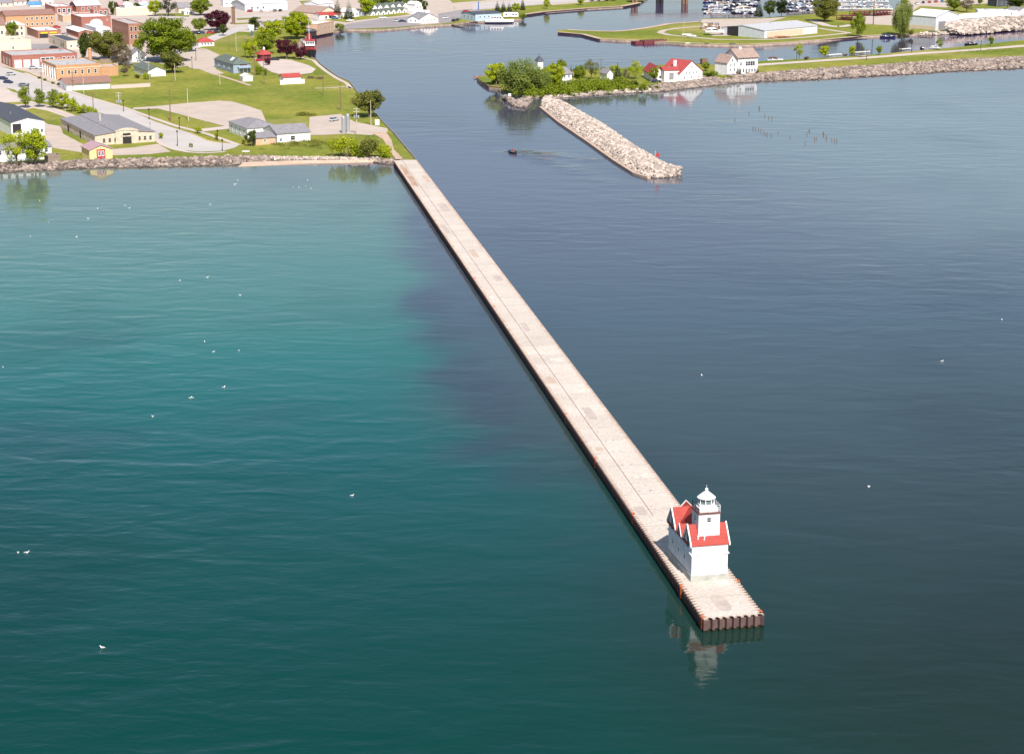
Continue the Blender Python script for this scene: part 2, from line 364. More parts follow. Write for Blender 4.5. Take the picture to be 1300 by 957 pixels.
calm = .2 + .80 * np.clip(dm/130, 0, 1)
a, b_ = at(895, 785, 0), at(520, 215, 0); ex_, ey_ = b_.x-a.x, b_.y-a.y; t_ = np.clip(((X-a.x)*ex_ + (Y-a.y)*ey_)/(ex_*ex_+ey_*ey_), 0, 1)
calm *= .42 + .58 * np.clip(np.hypot(X-a.x-t_*ex_, Y-a.y-t_*ey_)/75, 0, 1)
calm *= .55 + .45 / (1 + np.exp(-sdv/30))
for ln in ([(655, 194), (690, 203), (730, 216), (775, 233)], [(654, 193), (700, 198), (750, 203)]):      # the boat's wake
    Pq = [at(x, y, 0) for x, y in ln]
    for k_, (a, b_) in enumerate(zip(Pq, Pq[1:])):
        ex_, ey_ = b_.x-a.x, b_.y-a.y; t_ = np.clip(((X-a.x)*ex_ + (Y-a.y)*ey_)/(ex_*ex_+ey_*ey_), 0, 1); dw = np.hypot(X-a.x-t_*ex_, Y-a.y-t_*ey_); calm += (1.0 - .3*k_) * np.exp(-(dw/4)**2)
cb = me.attributes.new('wave_height', 'FLOAT', 'POINT'); cb.data.foreach_set('value', calm.ravel().astype(np.float32))
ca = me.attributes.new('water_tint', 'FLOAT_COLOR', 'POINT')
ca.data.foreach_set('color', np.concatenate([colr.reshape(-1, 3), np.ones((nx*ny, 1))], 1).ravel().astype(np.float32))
m, nt, b = nodes('water'); L = nt.links.new
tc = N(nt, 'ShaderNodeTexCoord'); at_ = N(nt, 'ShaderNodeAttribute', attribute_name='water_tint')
mp = N(nt, 'ShaderNodeMapping'); mp.inputs['Scale'].default_value = (1, .55, 1); L(tc.outputs['Object'], mp.inputs[0])
nn = N(nt, 'ShaderNodeTexNoise', Scale=.016, Detail=4.0, Roughness=.5); L(mp.outputs[0], nn.inputs['Vector'])
mr = N(nt, 'ShaderNodeMapRange'); mr.inputs[1].default_value = .52; mr.inputs[2].default_value = .66; mr.inputs[3].default_value = 1; mr.inputs[4].default_value = .80; L(nn.outputs['Fac'], mr.inputs[0])
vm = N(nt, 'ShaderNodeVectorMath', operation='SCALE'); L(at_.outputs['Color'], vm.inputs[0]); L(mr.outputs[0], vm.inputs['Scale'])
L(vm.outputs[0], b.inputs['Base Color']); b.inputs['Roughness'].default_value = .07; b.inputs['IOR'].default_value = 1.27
def wave(scale, stretch, rot, detail=3.0, rough=.55, dist=0.0):
    a = N(nt, 'ShaderNodeMapping'); a.inputs['Scale'].default_value = stretch; a.inputs['Rotation'].default_value = (0, 0, R(rot)); L(tc.outputs['Object'], a.inputs[0])
    n_ = N(nt, 'ShaderNodeTexNoise', Scale=scale, Detail=detail, Roughness=rough); n_.inputs['Distortion'].default_value = dist; L(a.outputs[0], n_.inputs['Vector']); return n_
w1 = wave(.16, (.45, 1, 1), 14, 1.5, .4, .6); w2 = wave(.50, (.5, 1, 1), -12, 2.0, .5, .5); w3 = wave(1.5, (.6, 1, 1), 6, 2.0, .5)
gust = wave(.012, (.6, 1, 1), 20, 3.0)
gr = N(nt, 'ShaderNodeMapRange'); gr.inputs[1].default_value = .35; gr.inputs[2].default_value = .65; gr.inputs[3].default_value = .5; gr.inputs[4].default_value = 1.25; L(gust.outputs['Fac'], gr.inputs[0])
def mul(s, k):
    a = N(nt, 'ShaderNodeMath', operation='MULTIPLY'); L(s, a.inputs[0]); a.inputs[1].default_value = k; return a.outputs[0]
def add(s, t):
    a = N(nt, 'ShaderNodeMath', operation='ADD'); L(s, a.inputs[0]); L(t, a.inputs[1]); return a.outputs[0]
hsum = add(add(mul(w1.outputs['Fac'], .30), mul(w2.outputs['Fac'], .085)), mul(w3.outputs['Fac'], .018))
wa = N(nt, 'ShaderNodeAttribute', attribute_name='wave_height'); g3 = N(nt, 'ShaderNodeMath', operation='MULTIPLY'); L(gr.outputs[0], g3.inputs[0]); L(wa.outputs['Fac'], g3.inputs[1])
g2 = N(nt, 'ShaderNodeMath', operation='MULTIPLY'); L(hsum, g2.inputs[0]); L(g3.outputs[0], g2.inputs[1])
bp = N(nt, 'ShaderNodeBump', Strength=1.0, Distance=1.0); L(g2.outputs[0], bp.inputs['Height']); L(bp.outputs[0], b.inputs['Normal'])
me.materials.append(m)
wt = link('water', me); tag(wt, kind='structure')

# ---------------------------------------------------------------- land
SHORE = [(-60, 222), (0, 220), (60, 217), (125, 214), (200, 213), (280, 211), (340, 208), (400, 206), (440, 205), (498, 206)]
CREST = [(-60, 209), (0, 208), (60, 206), (110, 203), (125, 203.5), (150, 203), (200, 201), (240, 200.5), (300, 199), (345, 198.5), (400, 199), (440, 200), (500, 202)]
town = CREST + [(527, 203), (515, 189), (500, 171), (485, 155), (468, 136), (452, 117), (443, 104), (428, 98), (414, 88), (405, 81), (401, 76), (384, 70), (380, 60), (383, 52), (397, 45.5), (424, 40.5), (440, 37.5), (480, 38), (500, 36.5), (535, 33), (560, 31.5), (572, 31), (600, 27), (630, 28), (652, 25), (664, 24), (664, 19), (690, 15.5), (745, 11), (790, 8.5), (812, 4), (822, -2), (826, -30), (700, -110), (-3000, -110), (-1500, 100), (-400, 214)]
land('town_ground', town)
isl = [(708, 41), (725, 42.5), (740, 44), (762, 50), (790, 51.5), (815, 52), (845, 54), (870, 56), (910, 57), (950, 57.5), (1000, 54.5), (1040, 51.5), (1080, 47.5), (1100, 46), (1140, 45), (1170, 43), (1207, 41), (1240, 40.5), (1300, 36), (1700, 14), (3500, -60), (3500, -120), (1700, -120), (1250, -60), (1160, -10), (1146, 3), (1136, 12.5), (1060, 14.5), (1040, 17.5), (1000, 20.5), (967, 23), (892, 24), (890, 27.5), (850, 30), (830, 34), (800, 38.5), (780, 40), (745, 39), (720, 37.5), (708, 38.5)]
land('island_ground', isl)
pen = [(606, 101), (613, 106), (621, 111), (636, 113), (640, 117), (668, 122), (690, 121), (720, 118), (745, 116), (800, 113.5), (830, 109), (870, 106), (905, 100), (930, 96.5), (960, 95), (1040, 89), (1100, 85), (1200, 78), (1300, 73), (1700, 50), (1700, 28), (1300, 51), (1240, 57.5), (1200, 61.5), (1150, 66), (1110, 69.5), (1060, 73), (1000, 76), (965, 78), (930, 84), (900, 82), (870, 80), (800, 86), (760, 88), (700, 90), (650, 94), (620, 95), (606, 98)]
land('peninsula_ground', pen)
# far land beyond the frame, so that the place goes on
land('far_ground', [(-6000, -150), (-6000, -185), (9000, -185), (9000, -150)])

def ribbon(name, line, width, z, m):
    P = [at(x, y, G) for x, y in line]; n = max(8, len(P) * 6); Q, _ = resample([p.to_tuple() for p in P], n)
    mb = MB(); vs = []
    for i in range(n):
        d = (Q[min(n-1, i+1)] - Q[max(0, i-1)]); nn_ = Vector((-d.y, d.x, 0)).normalized() * width / 2
        vs += [(Q[i].x + nn_.x, Q[i].y + nn_.y, z), (Q[i].x - nn_.x, Q[i].y - nn_.y, z)]
    _SZ[0] += 1
    vs = [(a_, b_, c_ + _SZ[0]*.0004) for a_, b_, c_ in vs]
    mb.grid(vs, [(2*i, 2*i+1, 2*i+3, 2*i+2) for i in range(n-1)]); return tag(mb.build(name, m), kind='structure')

z1, z2, z3, z4 = G + .02, G + .04, G + .06, G + .08
sheet('town_pavement', [(-500, 84), (0, 84), (36, 92), (60, 103), (84, 113), (90, 104), (92, 92), (150, 92), (150, 80), (200, 80), (225, 86), (253, 88), (270, 95), (285, 93.5), (274, 88), (272, 75), (279, 70), (262, 62.5), (244, 60), (248, 47), (300, 48), (352, 44), (362, 30), (332, 29), (372, 24), (400, 28), (402, 40), (424, 39), (440, 36), (500, 35), (560, 30.5), (572, 29), (600, 14), (640, 12), (700, 7), (760, 2), (800, -3), (800, -12), (600, 0), (560, -12), (-900, -12)], z1, M['gravel'])
sheet('lakefront_street', [(-300, 84), (0, 84), (31, 94), (55, 104.5), (83, 115), (111, 124.6), (159, 138.5), (180, 147), (195, 154), (224, 164), (241, 169), (263.5, 178.8), (288, 182), (304, 184), (299, 187.4), (283, 191.7), (256, 193), (231, 191), (207, 185), (197, 176.5), (186, 168), (160, 158), (122, 144), (96, 138), (60, 130), (38, 126), (16, 115), (-300, 105)], z2, M['asphalt'])
sheet('side_lot', [(-300, 105), (0, 108), (16, 115), (38, 128.5), (62, 134), (96, 147), (101, 153), (95, 153), (60, 141), (42, 137.5), (20, 142), (-300, 150)], z2, M['paleconc'])
sheet('garage_yard', [(20, 175), (55, 154), (61, 158), (77, 160.5), (80, 170), (110, 186), (122, 191), (150, 189), (172, 187), (200, 183), (209, 188), (217, 193), (190, 196), (144, 197.5), (104, 194), (67, 188), (50, 192), (20, 195)], z2, M['gravel'])
sheet('gravel_lot', [(168, 139.5), (170, 137), (200, 135), (240, 131), (278, 128.3), (293, 129), (312, 134), (332, 141), (340, 160), (291, 163), (284.5, 160.3), (256, 153), (230, 146), (219, 143), (200, 138.3)], z3, M['gravel'])
sheet('hall_path', [(255, 164), (289, 160.3), (292, 163.8), (258, 167.5)], z4, M['paleconc'])
ribbon('sidewalk', [(31, 93), (55, 103.5), (83, 114), (111, 123.5), (159, 137.5), (185, 147), (224, 160.5), (240, 164.5), (262, 170), (285, 178), (303, 184.5)], 2.2, z4, M['paleconc'])
ribbon('yard_sidewalk', [(196, 175), (206, 184), (222, 190), (240, 193.6), (262, 194.8), (286, 193)], 2.0, z4, M['paleconc'])
ribbon('lane', [(16, 115.5), (36, 129), (60, 136), (96, 149)], 2.0, z4, M['paleconc'])
sheet('hall_lot', [(393, 149), (432, 145), (450, 155), (475, 160), (492, 163.5), (492, 168), (470, 172), (440, 170), (408, 172), (392, 172)], z3, M['gravel'])
sheet('beach_path', [(470, 168), (490, 168), (497, 178), (500, 190), (512, 202), (502, 203), (494, 190), (486, 177)], z4, M['sand'])
sheet('round_lot', [(322, 74), (352, 75), (369, 76.5), (391, 83), (401, 88), (396, 93), (380, 95.3), (360.6, 95.8), (345, 92), (332, 85)], z3, M['paleconc'])
ribbon('dirt_track', [(270, 94), (284, 98), (300, 103), (318, 109)], 2.0, z3, M['sand'])
ribbon('waterfront_path', [(380, 73), (398, 77), (404, 83), (414, 91), (428, 100), (440, 106), (446, 113), (440, 110), (420, 112), (400, 112.5)], 1.8, z3, M['paleconc'])
sheet('harbour_road', [(430, 38), (440, 31), (470, 26), (520, 21), (545, 19), (548, 22), (530, 33), (500, 35), (470, 36)], z3, M['dkasphalt'])
sheet('harbour_lot', [(556, 18), (585, 13), (606, 11), (620, 12), (600, 18), (583, 24), (572, 29), (558, 30)], z3, M['dkasphalt'])
sheet('river_road', [(600, 13), (640, 9.5), (700, 5), (760, 0), (820, -6), (820, -12), (740, -5), (600, 5)], z3, M['asphalt'])
for q_ in ([(372, 25), (400, 24), (440, 29), (455, 26), (520, 19), (517, 16), (455, 21)], [(590, 17), (628, 11), (700, 5.5), (700, 8), (660, 17.5), (640, 15), (622, 14)], [(575, 4), (640, -1), (700, -8), (640, -9), (570, 0)],
           [(200, 62), (236, 60), (244, 60), (262, 64), (240, 61), (225, 64)], [(380, 2), (408, 0), (398, 8), (390, 12)], [(120, 76), (150, 74), (160, 80), (128, 82)], [(186, 18), (240, 17), (240, 22), (214, 20)], [(246, 45), (290, 40), (330, 42), (318, 47), (250, 50)],
           [(46, 99), (56, 102), (78, 110), (70, 107)], [(146, 97), (166, 92), (190, 98), (192, 104), (150, 106)]):
    sheet('lawn', q_, z3, M['grass'])
ribbon('peninsula_road', [(950, 84), (966, 82.5), (1040, 77.5), (1110, 73), (1170, 68), (1240, 63.5), (1300, 58.5), (1500, 46)], 7.0, z2, M['paleconc'])
ribbon('island_track', [(892, 33.5), (862, 36), (842, 39), (838, 42), (850, 45), (880, 47.5), (909, 50.5), (974, 50.6), (1020, 48), (1062, 44), (1078, 42), (1060, 39.5), (1038, 36)], 4.0, z2, M['gravel'])
ribbon('marina_road', [(1030, 26), (1050, 33), (1066, 34.5), (1082, 32)], 6.0, z2, M['paleconc'])
sheet('boatyard_ground', [(890, 27), (892, 38), (905, 46), (925, 46), (970, 30), (1000, 22), (967, 24), (892, 25)], z1, M['gravel'])
sheet('marina_lot', [(1082, 20), (1136, 13), (1146, 3), (1160, -8), (1300, -20), (1300, 0), (1240, 6), (1200, 10), (1168, 8), (1152, 20), (1156, 38), (1140, 33), (1100, 31), (1084, 26)], z1, M['gravel'])
ribbon('town_street', [(178, 80), (238, 63), (262, 52), (300, 38), (340, 27), (375, 21)], 9, z3, M['asphalt'])
ribbon('town_street', [(120, 23.5), (200, 23.5), (264, 22), (310, 22), (372, 18)], 8, z2, M['asphalt'])
ribbon('town_street', [(-40, 52), (60, 46), (84, 41), (96, 34), (92, 20), (88, 4)], 8, z3, M['asphalt'])
sheet('rear_car_park', [(40, 56), (62, 56), (90, 64), (99, 69), (60, 71), (41, 70)], z3, M['dkasphalt'])
ribbon('yellow_kerb', [(241.5, 168.7), (263.8, 178.4), (275, 181), (288, 182)], .5, z4, mat('kerb_yellow', (.62, .40, .08), .8))
for q_ in ([(168, 88), (186, 86), (240, 96), (236, 104), (200, 104), (192, 98)], [(225, 86), (238, 84), (248, 92), (236, 96)], [(0, 131), (30, 129.5), (32, 132.5), (0, 134)], [(300, 24), (330, 22.5), (332, 24.2), (302, 26)], [(298, 30), (328, 28.5), (328, 30), (298, 31.5)], [(318, 41), (340, 38), (344, 44), (322, 46)], [(8, 112), (18, 114), (28, 120), (16, 117)]):
    sheet('lawn', q_, z4, M['grass'])
sheet('house_yard', [(815, 95), (826, 104), (862, 106), (892, 101), (900, 98), (880, 93), (850, 91), (818, 92)], z2, M['sand'])
ribbon('shore_sand', [(708, 41), (740, 43.6), (762, 49.5), (800, 51), (850, 53.5), (900, 56), (950, 56.7), (1000, 54), (1040, 51), (1100, 45.6), (1170, 42.8)], 3.0, z4, M['sand'])
ribbon('river_edge_sand', [(664, 18.8), (690, 15.2), (745, 10.7), (790, 8.2), (812, 3.8)], 4.0, z4, M['sand'])
ribbon('island_back_sand', [(720, 38), (745, 39.5), (780, 40.3), (800, 38.8), (830, 34.4), (850, 30.4), (888, 27.8)], 4.0, z4, M['sand'])

# sandy beach beside the pier root
P = [at(x, y, .80) for x, y in [(310, 206), (350, 204.5), (400, 203.5), (440, 203), (470, 203), (488, 204)]]; Qb = [at(x, y, -.15) for x, y in [(300, 213), (350, 211), (400, 208.5), (440, 208), (470, 207), (492, 207)]]
mb = MB(); mb.grid([v for p in zip(P, Qb) for v in p], [(2*i, 2*i+1, 2*i+3, 2*i+2) for i in range(5)]); tag(mb.build('beach', M['sand']), kind='structure')

riprap('shore_rubble', SHORE[:7] + [(345, 208)], CREST[:10] + [(350, 199)], 'pale rubble bank along the lake shore in front of the town lawns', .85, 1.2, G, 'rock', 3, .5)
riprap('beach_rubble', [(340, 203), (400, 203), (440, 202.6), (480, 203)], [(340, 199), (400, 199.5), (440, 200.3), (480, 200)], 'thin line of pale rocks above the sandy beach', .6, 1.6, G, 'palerock', 4, .1, .8)
riprap('pier_root_rubble', [(476, 207), (488, 209), (499, 210)], [(476, 201), (488, 202), (501, 203)], 'dark rocks heaped where the beach meets the pier', .8, 1.2, G, 'rock', 5, .3)
riprap('peninsula_rubble', [(828, 117.5), (850, 115.5), (880, 112), (915, 108), (945, 105), (975, 103.5), (1040, 101.5), (1100, 98), (1200, 91.5), (1300, 87), (1500, 77)], [(826, 109), (850, 107.5), (880, 103.5), (905, 99.5), (930, 96), (960, 94.5), (1040, 88), (1100, 84.5), (1200, 77.5), (1300, 72.5), (1500, 61)], 'long rubble bank along the south side of the peninsula', 1.1, 1.2, G, 'rock', 6, .9)
riprap('point_rubble', [(690, 128.5), (715, 125), (745, 122.5), (780, 120), (815, 118.5), (832, 117.5)], [(690, 122.5), (720, 119), (745, 117), (800, 114), (832, 110)], 'low flat pale rocks along the point below the shrubs', .9, 1.0, G - .3, 'palerock', 7, .1)
riprap('jetty_rubble', [(640, 125.5), (655, 137.5), (667, 138.5), (674, 129)], [(640, 122.5), (648, 126), (660, 128), (672, 125)], 'crumbled concrete and rock jetty at the tip of the peninsula', 1.1, 1.2, 1.2, 'rock', 8, .5)
riprap('block_pile', [(1206, 42), (1225, 43.5), (1260, 40.5), (1300, 37), (1480, 26)], [(1200, 31), (1225, 28), (1260, 24.5), (1300, 21.5), (1480, 10)], 'heap of big pale stone blocks behind the steel sea wall', 1.9, 1.0, 4.9, 'palerock', 9, 1.2, G)
riprap('shed_rubble', [(1168, 46), (1190, 45.2), (1210, 43.5)], [(1168, 42), (1190, 41.5), (1208, 40)], 'small pale rocks at the water beside the white boat shed', 1.0, 1.1, G, 'palerock', 10, .3)
riprap('canal_rubble', [(383, 71), (381, 60), (384, 51.5), (398, 46.5)], [(381, 71), (378.5, 60), (382, 51), (397, 45)], 'dark stones lining the canal beside the tug', .9, 1.0, G, 'rock', 11, .3)
# offshore breakwater: a mound of blocks with a concrete ledge
bl = [(688, 137.5), (712, 157), (749, 182), (782, 205.5), (809, 222.5), (826, 227), (848, 226.5), (863, 222)]
br = [(690, 131.5), (702, 129.5), (715, 131), (741, 145), (771, 161.5), (807, 187), (835, 203), (863, 221)]
ctr = [((a[0]+b_[0])/2, (a[1]+b_[1])/2) for a, b_ in zip(bl, br)]
rng = np.random.default_rng(12); n = 60
A, La = resample([at(x, y, 0).to_tuple() for x, y in bl], n); B, Lb = resample([at(x, y, 0).to_tuple() for x, y in br], n)
mb = MB(); vs = []; fs = []
def hz(t): return -.3 + 2.3 * min(1, math.sin(min(1, max(0, t)) * math.pi) * 1.35)
for i in range(n):
    for k in range(7):
        p = A[i].lerp(B[i], k/6); p = Vector(p); p.z = hz(k/6) - .35; vs.append(p)
for i in range(n-1):
    for k in range(6): a = i*7+k; fs.append((a, a+7, a+8, a+1))
mb.grid(vs, fs, 1)
wid = sum((A[i]-B[i]).length for i in range(n))/n
for _ in range(int(La * wid * 2.4)):
    u = rng.random()*(n-1.001); i = int(u); t = rng.random()
    p = A[i].lerp(A[i+1], u-i).lerp(B[i].lerp(B[i+1], u-i), t)
    rocks(mb, rng, (p.x, p.y, hz(t)), (.28 + .75 * rng.random()**1.6))
tag(mb.build('breakwater', [M['palerock'], M['rockbase']]), 'detached breakwater of pale quarry stone lying off the peninsula', 'breakwater', kind='stuff')
mb = MB(); Q, _ = resample([at(x, y, 0).to_tuple() for x, y in bl[:6]], 40)
for i in range(39):
    p, q_ = Q[i], Q[i+1]; d = (q_-p).normalized(); o_ = Vector((-d.y, d.x, 0)) * -.6
    mb.slab([(p.x, p.y, .7), (q_.x, q_.y, .7), (q_.x+o_.x*2, q_.y+o_.y*2, .7), (p.x+o_.x*2, p.y+o_.y*2, .7)], 1.2)
tag(mb.build('breakwater_ledge', M['sand']), 'low rusty tan ledge along the channel side of the stone breakwater', 'ledge')
# ---------------------------------------------------------------- pier
deckm, nt, b = nodes('pier_concrete'); L = nt.links.new
tc = N(nt, 'ShaderNodeTexCoord'); n1 = N(nt, 'ShaderNodeTexNoise', Scale=.12, Detail=6.0, Roughness=.65); n2 = N(nt, 'ShaderNodeTexNoise', Scale=2.2, Detail=4.0)
L(tc.outputs['Object'], n1.inputs['Vector']); L(tc.outputs['Object'], n2.inputs['Vector'])
r1 = N(nt, 'ShaderNodeMapRange'); r1.inputs[1].default_value = .35; r1.inputs[2].default_value = .7; L(n1.outputs['Fac'], r1.inputs[0])
mx = N(nt, 'ShaderNodeMix', data_type='RGBA'); mx.inputs[6].default_value = (.60, .52, .455, 1); mx.inputs[7].default_value = (.51, .435, .375, 1); L(r1.outputs[0], mx.inputs[0])
r2 = N(nt, 'ShaderNodeMapRange'); r2.inputs[1].default_value = .3; r2.inputs[2].default_value = .7; r2.inputs[3].default_value = .80; r2.inputs[4].default_value = 1.10; L(n2.outputs['Fac'], r2.inputs[0])
sx = N(nt, 'ShaderNodeSeparateXYZ'); L(tc.outputs['Object'], sx.inputs[0])
dv = N(nt, 'ShaderNodeMath', operation='DIVIDE'); L(sx.outputs[1], dv.inputs[0]); dv.inputs[1].default_value = 7.6
fr = N(nt, 'ShaderNodeMath', operation='FRACT'); L(dv.outputs[0], fr.inputs[0]); lt = N(nt, 'ShaderNodeMath', operation='LESS_THAN'); L(fr.outputs[0], lt.inputs[0]); lt.inputs[1].default_value = .012
jm = N(nt, 'ShaderNodeMapRange'); jm.inputs[3].default_value = 1; jm.inputs[4].default_value = .55; L(lt.outputs[0], jm.inputs[0])
mm = N(nt, 'ShaderNodeMath', operation='MULTIPLY'); L(r2.outputs[0], mm.inputs[0]); L(jm.outputs[0], mm.inputs[1])
# every cast bay has its own slightly different tone
fl = N(nt, 'ShaderNodeMath', operation='FLOOR'); L(dv.outputs[0], fl.inputs[0]); wn = N(nt, 'ShaderNodeTexWhiteNoise', noise_dimensions='1D'); L(fl.outputs[0], wn.inputs['W'])
wr = N(nt, 'ShaderNodeMapRange'); wr.inputs[3].default_value = .93; wr.inputs[4].default_value = 1.04; L(wn.outputs['Value'], wr.inputs[0])
m3 = N(nt, 'ShaderNodeMath', operation='MULTIPLY'); L(mm.outputs[0], m3.inputs[0]); L(wr.outputs[0], m3.inputs[1])
vm = N(nt, 'ShaderNodeVectorMath', operation='SCALE'); L(mx.outputs[2], vm.inputs[0]); L(m3.outputs[0], vm.inputs['Scale'])
L(vm.outputs[0], b.inputs['Base Color']); b.inputs['Roughness'].default_value = .9

P0, P1, P2, P3 = at(895, 785.3, DZ), at(500.7, 203.8, DZ), at(967, 779.6, DZ), at(527.6, 203.2, DZ)
ex = (P2 - P0).normalized(); PR = math.atan2(ex.y, ex.x)
root = empty('pier', (P0.x, P0.y, 0), PR); tag(root, 'long pale concrete pier walled with rusty sheet piles running from shore to lighthouse', 'pier')
def loc(p): d = p - P0; return Vector((d.x*math.cos(PR) + d.y*math.sin(PR), -d.x*math.sin(PR) + d.y*math.cos(PR), p.z))
l0, l1, r0_, r1_ = loc(P0), loc(P1), loc(P2), loc(P3)
PER = .96; NP = int((l1 - l0).length / PER); AMP = .27
def wv(i): return (AMP, AMP, -AMP, -AMP)[i % 4]
Lp, Rp = [], []
for i in range(NP*4 + 1):
    t = ((i // 4) + (0, .36, .5, .86)[i % 4]) / NP
    p = l0.lerp(l1, min(1, t)); q_ = r0_.lerp(r1_, min(1, t)); Lp.append(Vector((p.x - wv(i), p.y, DZ))); Rp.append(Vector((q_.x + wv(i), q_.y, DZ)))
NE = 8; Ep = []
for i in range(NE*4 + 1):
    t = ((i // 4) + (0, .36, .5, .86)[i % 4]) / NE; p = l0.lerp(r0_, min(1, t)); Ep.append(Vector((p.x, p.y - wv(i) - .02, DZ)))
Ep[0].x = Lp[0].x; Ep[-1].x = Rp[0].x
mb = MB(); n = len(Lp); vs = []
for a, b_ in zip(Lp, Rp): vs += [a, b_]
mb.grid(vs, [(2*i, 2*i+1, 2*i+3, 2*i+2) for i in range(n-1)])
ev = list(Ep); k = len(ev); vs = ev + [l0.lerp(r0_, i/(k-1)) + Vector((0, .35, 0)) for i in range(k)]
vs[k] = Lp[0]; vs[2*k-1] = Rp[0]
for i in range(1, k-1): vs[k+i] = Vector(Lp[0].lerp(Rp[0], i/(k-1)))
mb.grid(vs, [(i, i+1, k+i+1, k+i) for i in range(k-1)])
mb.build('deck', deckm, root)
def pilewall(P):
    mb = MB(); vs = []
    for p in P: vs += [(p.x, p.y, DZ - .004), (p.x, p.y, .34), (p.x, p.y, -1.5)]
    for j in range(len(P)-1): a = j*3; mb.grid([vs[a], vs[a+1], vs[a+4], vs[a+3]], [(0, 1, 2, 3)], 0); mb.grid([vs[a+1], vs[a+2], vs[a+5], vs[a+4]], [(0, 1, 2, 3)], 1)
    return mb.build('sheet_piling', [M['rust'], M['algae']], root)
pilewall(Lp); pilewall(Rp); pilewall(Ep)
M['cap'] = mat('rusty_cap', (.38, .26, .19), .8, .35, .7, col2=(.56, .46, .40))
for P, s in ((Lp, 1), (Rp, -1), (Ep, 0)):
    mb = MB(); vs = []
    for p in P:
        o_ = Vector((.16*s, 0 if s else .16, 0)); q_ = p + o_; vs += [(p.x - o_.x*.15, p.y - o_.y*.15, DZ+.05), (q_.x, q_.y, DZ+.05)]
    for j in range(len(P)-1):
        mb.grid([vs[2*j], vs[2*j+1], vs[2*j+3], vs[2*j+2]], [(0, 1, 2, 3)]); a = vs[2*j]; c = vs[2*j+2]; mb.grid([a, c, (c[0], c[1], DZ-.06), (a[0], a[1], DZ-.06)], [(0, 1, 2, 3)])
        a = vs[2*j+1]; c = vs[2*j+3]; mb.grid([a, c, (c[0], c[1], DZ-.01), (a[0], a[1], DZ-.01)], [(0, 1, 2, 3)])
    mb.build('pile_cap', M['cap'], root)
def onp(t, f): return l0.lerp(l1, t).lerp(r0_.lerp(r1_, t), f)
mb = MB(); a, b_ = onp(.105, .352), onp(.998, .36)
mb.slab([(a.x-.05, a.y, DZ+.012), (a.x+.05, a.y, DZ+.012), (b_.x+.05, b_.y, DZ+.012), (b_.x-.05, b_.y, DZ+.012)], .01); mb.build('deck_joint', mat('joint', (.16, .07, .05), .8), root)
random.seed(3)
M['stain'] = mat('brown_stain', (.30, .18, .12), .9, .3, .35, col2=(.50, .37, .29)); M['stain2'] = mat('pink_stain', (.50, .38, .31), .9, .2, .5)
def blotch(t0, t1, f0, f1, m, n=24):
    mb = MB(); c = Vector(onp((t0+t1)/2, (f0+f1)/2)); pts = []
    for i in range(n):
        a = 2*math.pi*i/n; ca_, sa_ = math.cos(a), math.sin(a); k = 1/max(abs(ca_), abs(sa_)) ** .7 * random.uniform(.86, 1.02)
        p = onp((t0+t1)/2 + (t1-t0)/2*sa_*k*.88, (f0+f1)/2 + (f1-f0)/2*ca_*k*.88); pts.append((p.x, p.y, DZ+.006))
    mb.grid(pts, [tuple(t) for t in tess(pts)]); o = mb.build('stain', M[m], root)
    if o.data.polygons[0].normal.z < 0: o.data.flip_normals()
M['stain3'] = mat('grey_patch', (.46, .385, .34), .9, .2, .8); M['stain4'] = mat('pale_patch', (.60, .51, .45), .9, .25, .8)
for (t0_, t1_, f0_, f1_, m_) in [(.004, .022, .30, .62, 'stain3'), (.026, .034, .60, .86, 'stain4'), (.105, .118, .05, .3, 'stain3'), (.15, .162, .45, .9, 'stain4'), (.19, .197, .1, .32, 'stain2'), (.235, .26, .42, .7, 'stain3'), (.30, .315, .04, .33, 'stain2'), (.34, .35, .5, .95, 'stain4'), (.405, .43, .40, .62, 'stain3'), (.47, .50, .04, .3, 'stain4'), (.53, .55, .6, .92, 'stain3'), (.60, .63, .42, .7, 'stain2'), (.68, .72, .05, .3, 'stain3'), (.76, .80, .5, .9, 'stain3')]: blotch(t0_, t1_, f0_, f1_, m_)
blotch(.86, .985, .02, .34, 'stain'); blotch(.885, .925, .72, .97, 'stain2')
mb = MB()
for (px_, py_, s) in [(759, 548, .22), (769, 559.5, .2), (778.5, 559, .2), (779, 573, .2), (789, 573, .2), (790, 590, .22), (802, 589.5, .22), (803, 606, .2), (813, 605.5, .2), (826, 623, .22), (812, 623.5, .2), (826, 622, .2), (828, 642, .2), (840, 660.5, .2)]:
    p = loc(at(px_, py_, DZ)); mb = MB(); mb.box(p.x - s, p.x + s, p.y - s*.7, p.y + s*.7, DZ - .01, DZ + .03); mb.build('deck_plate', M['galv'], root)
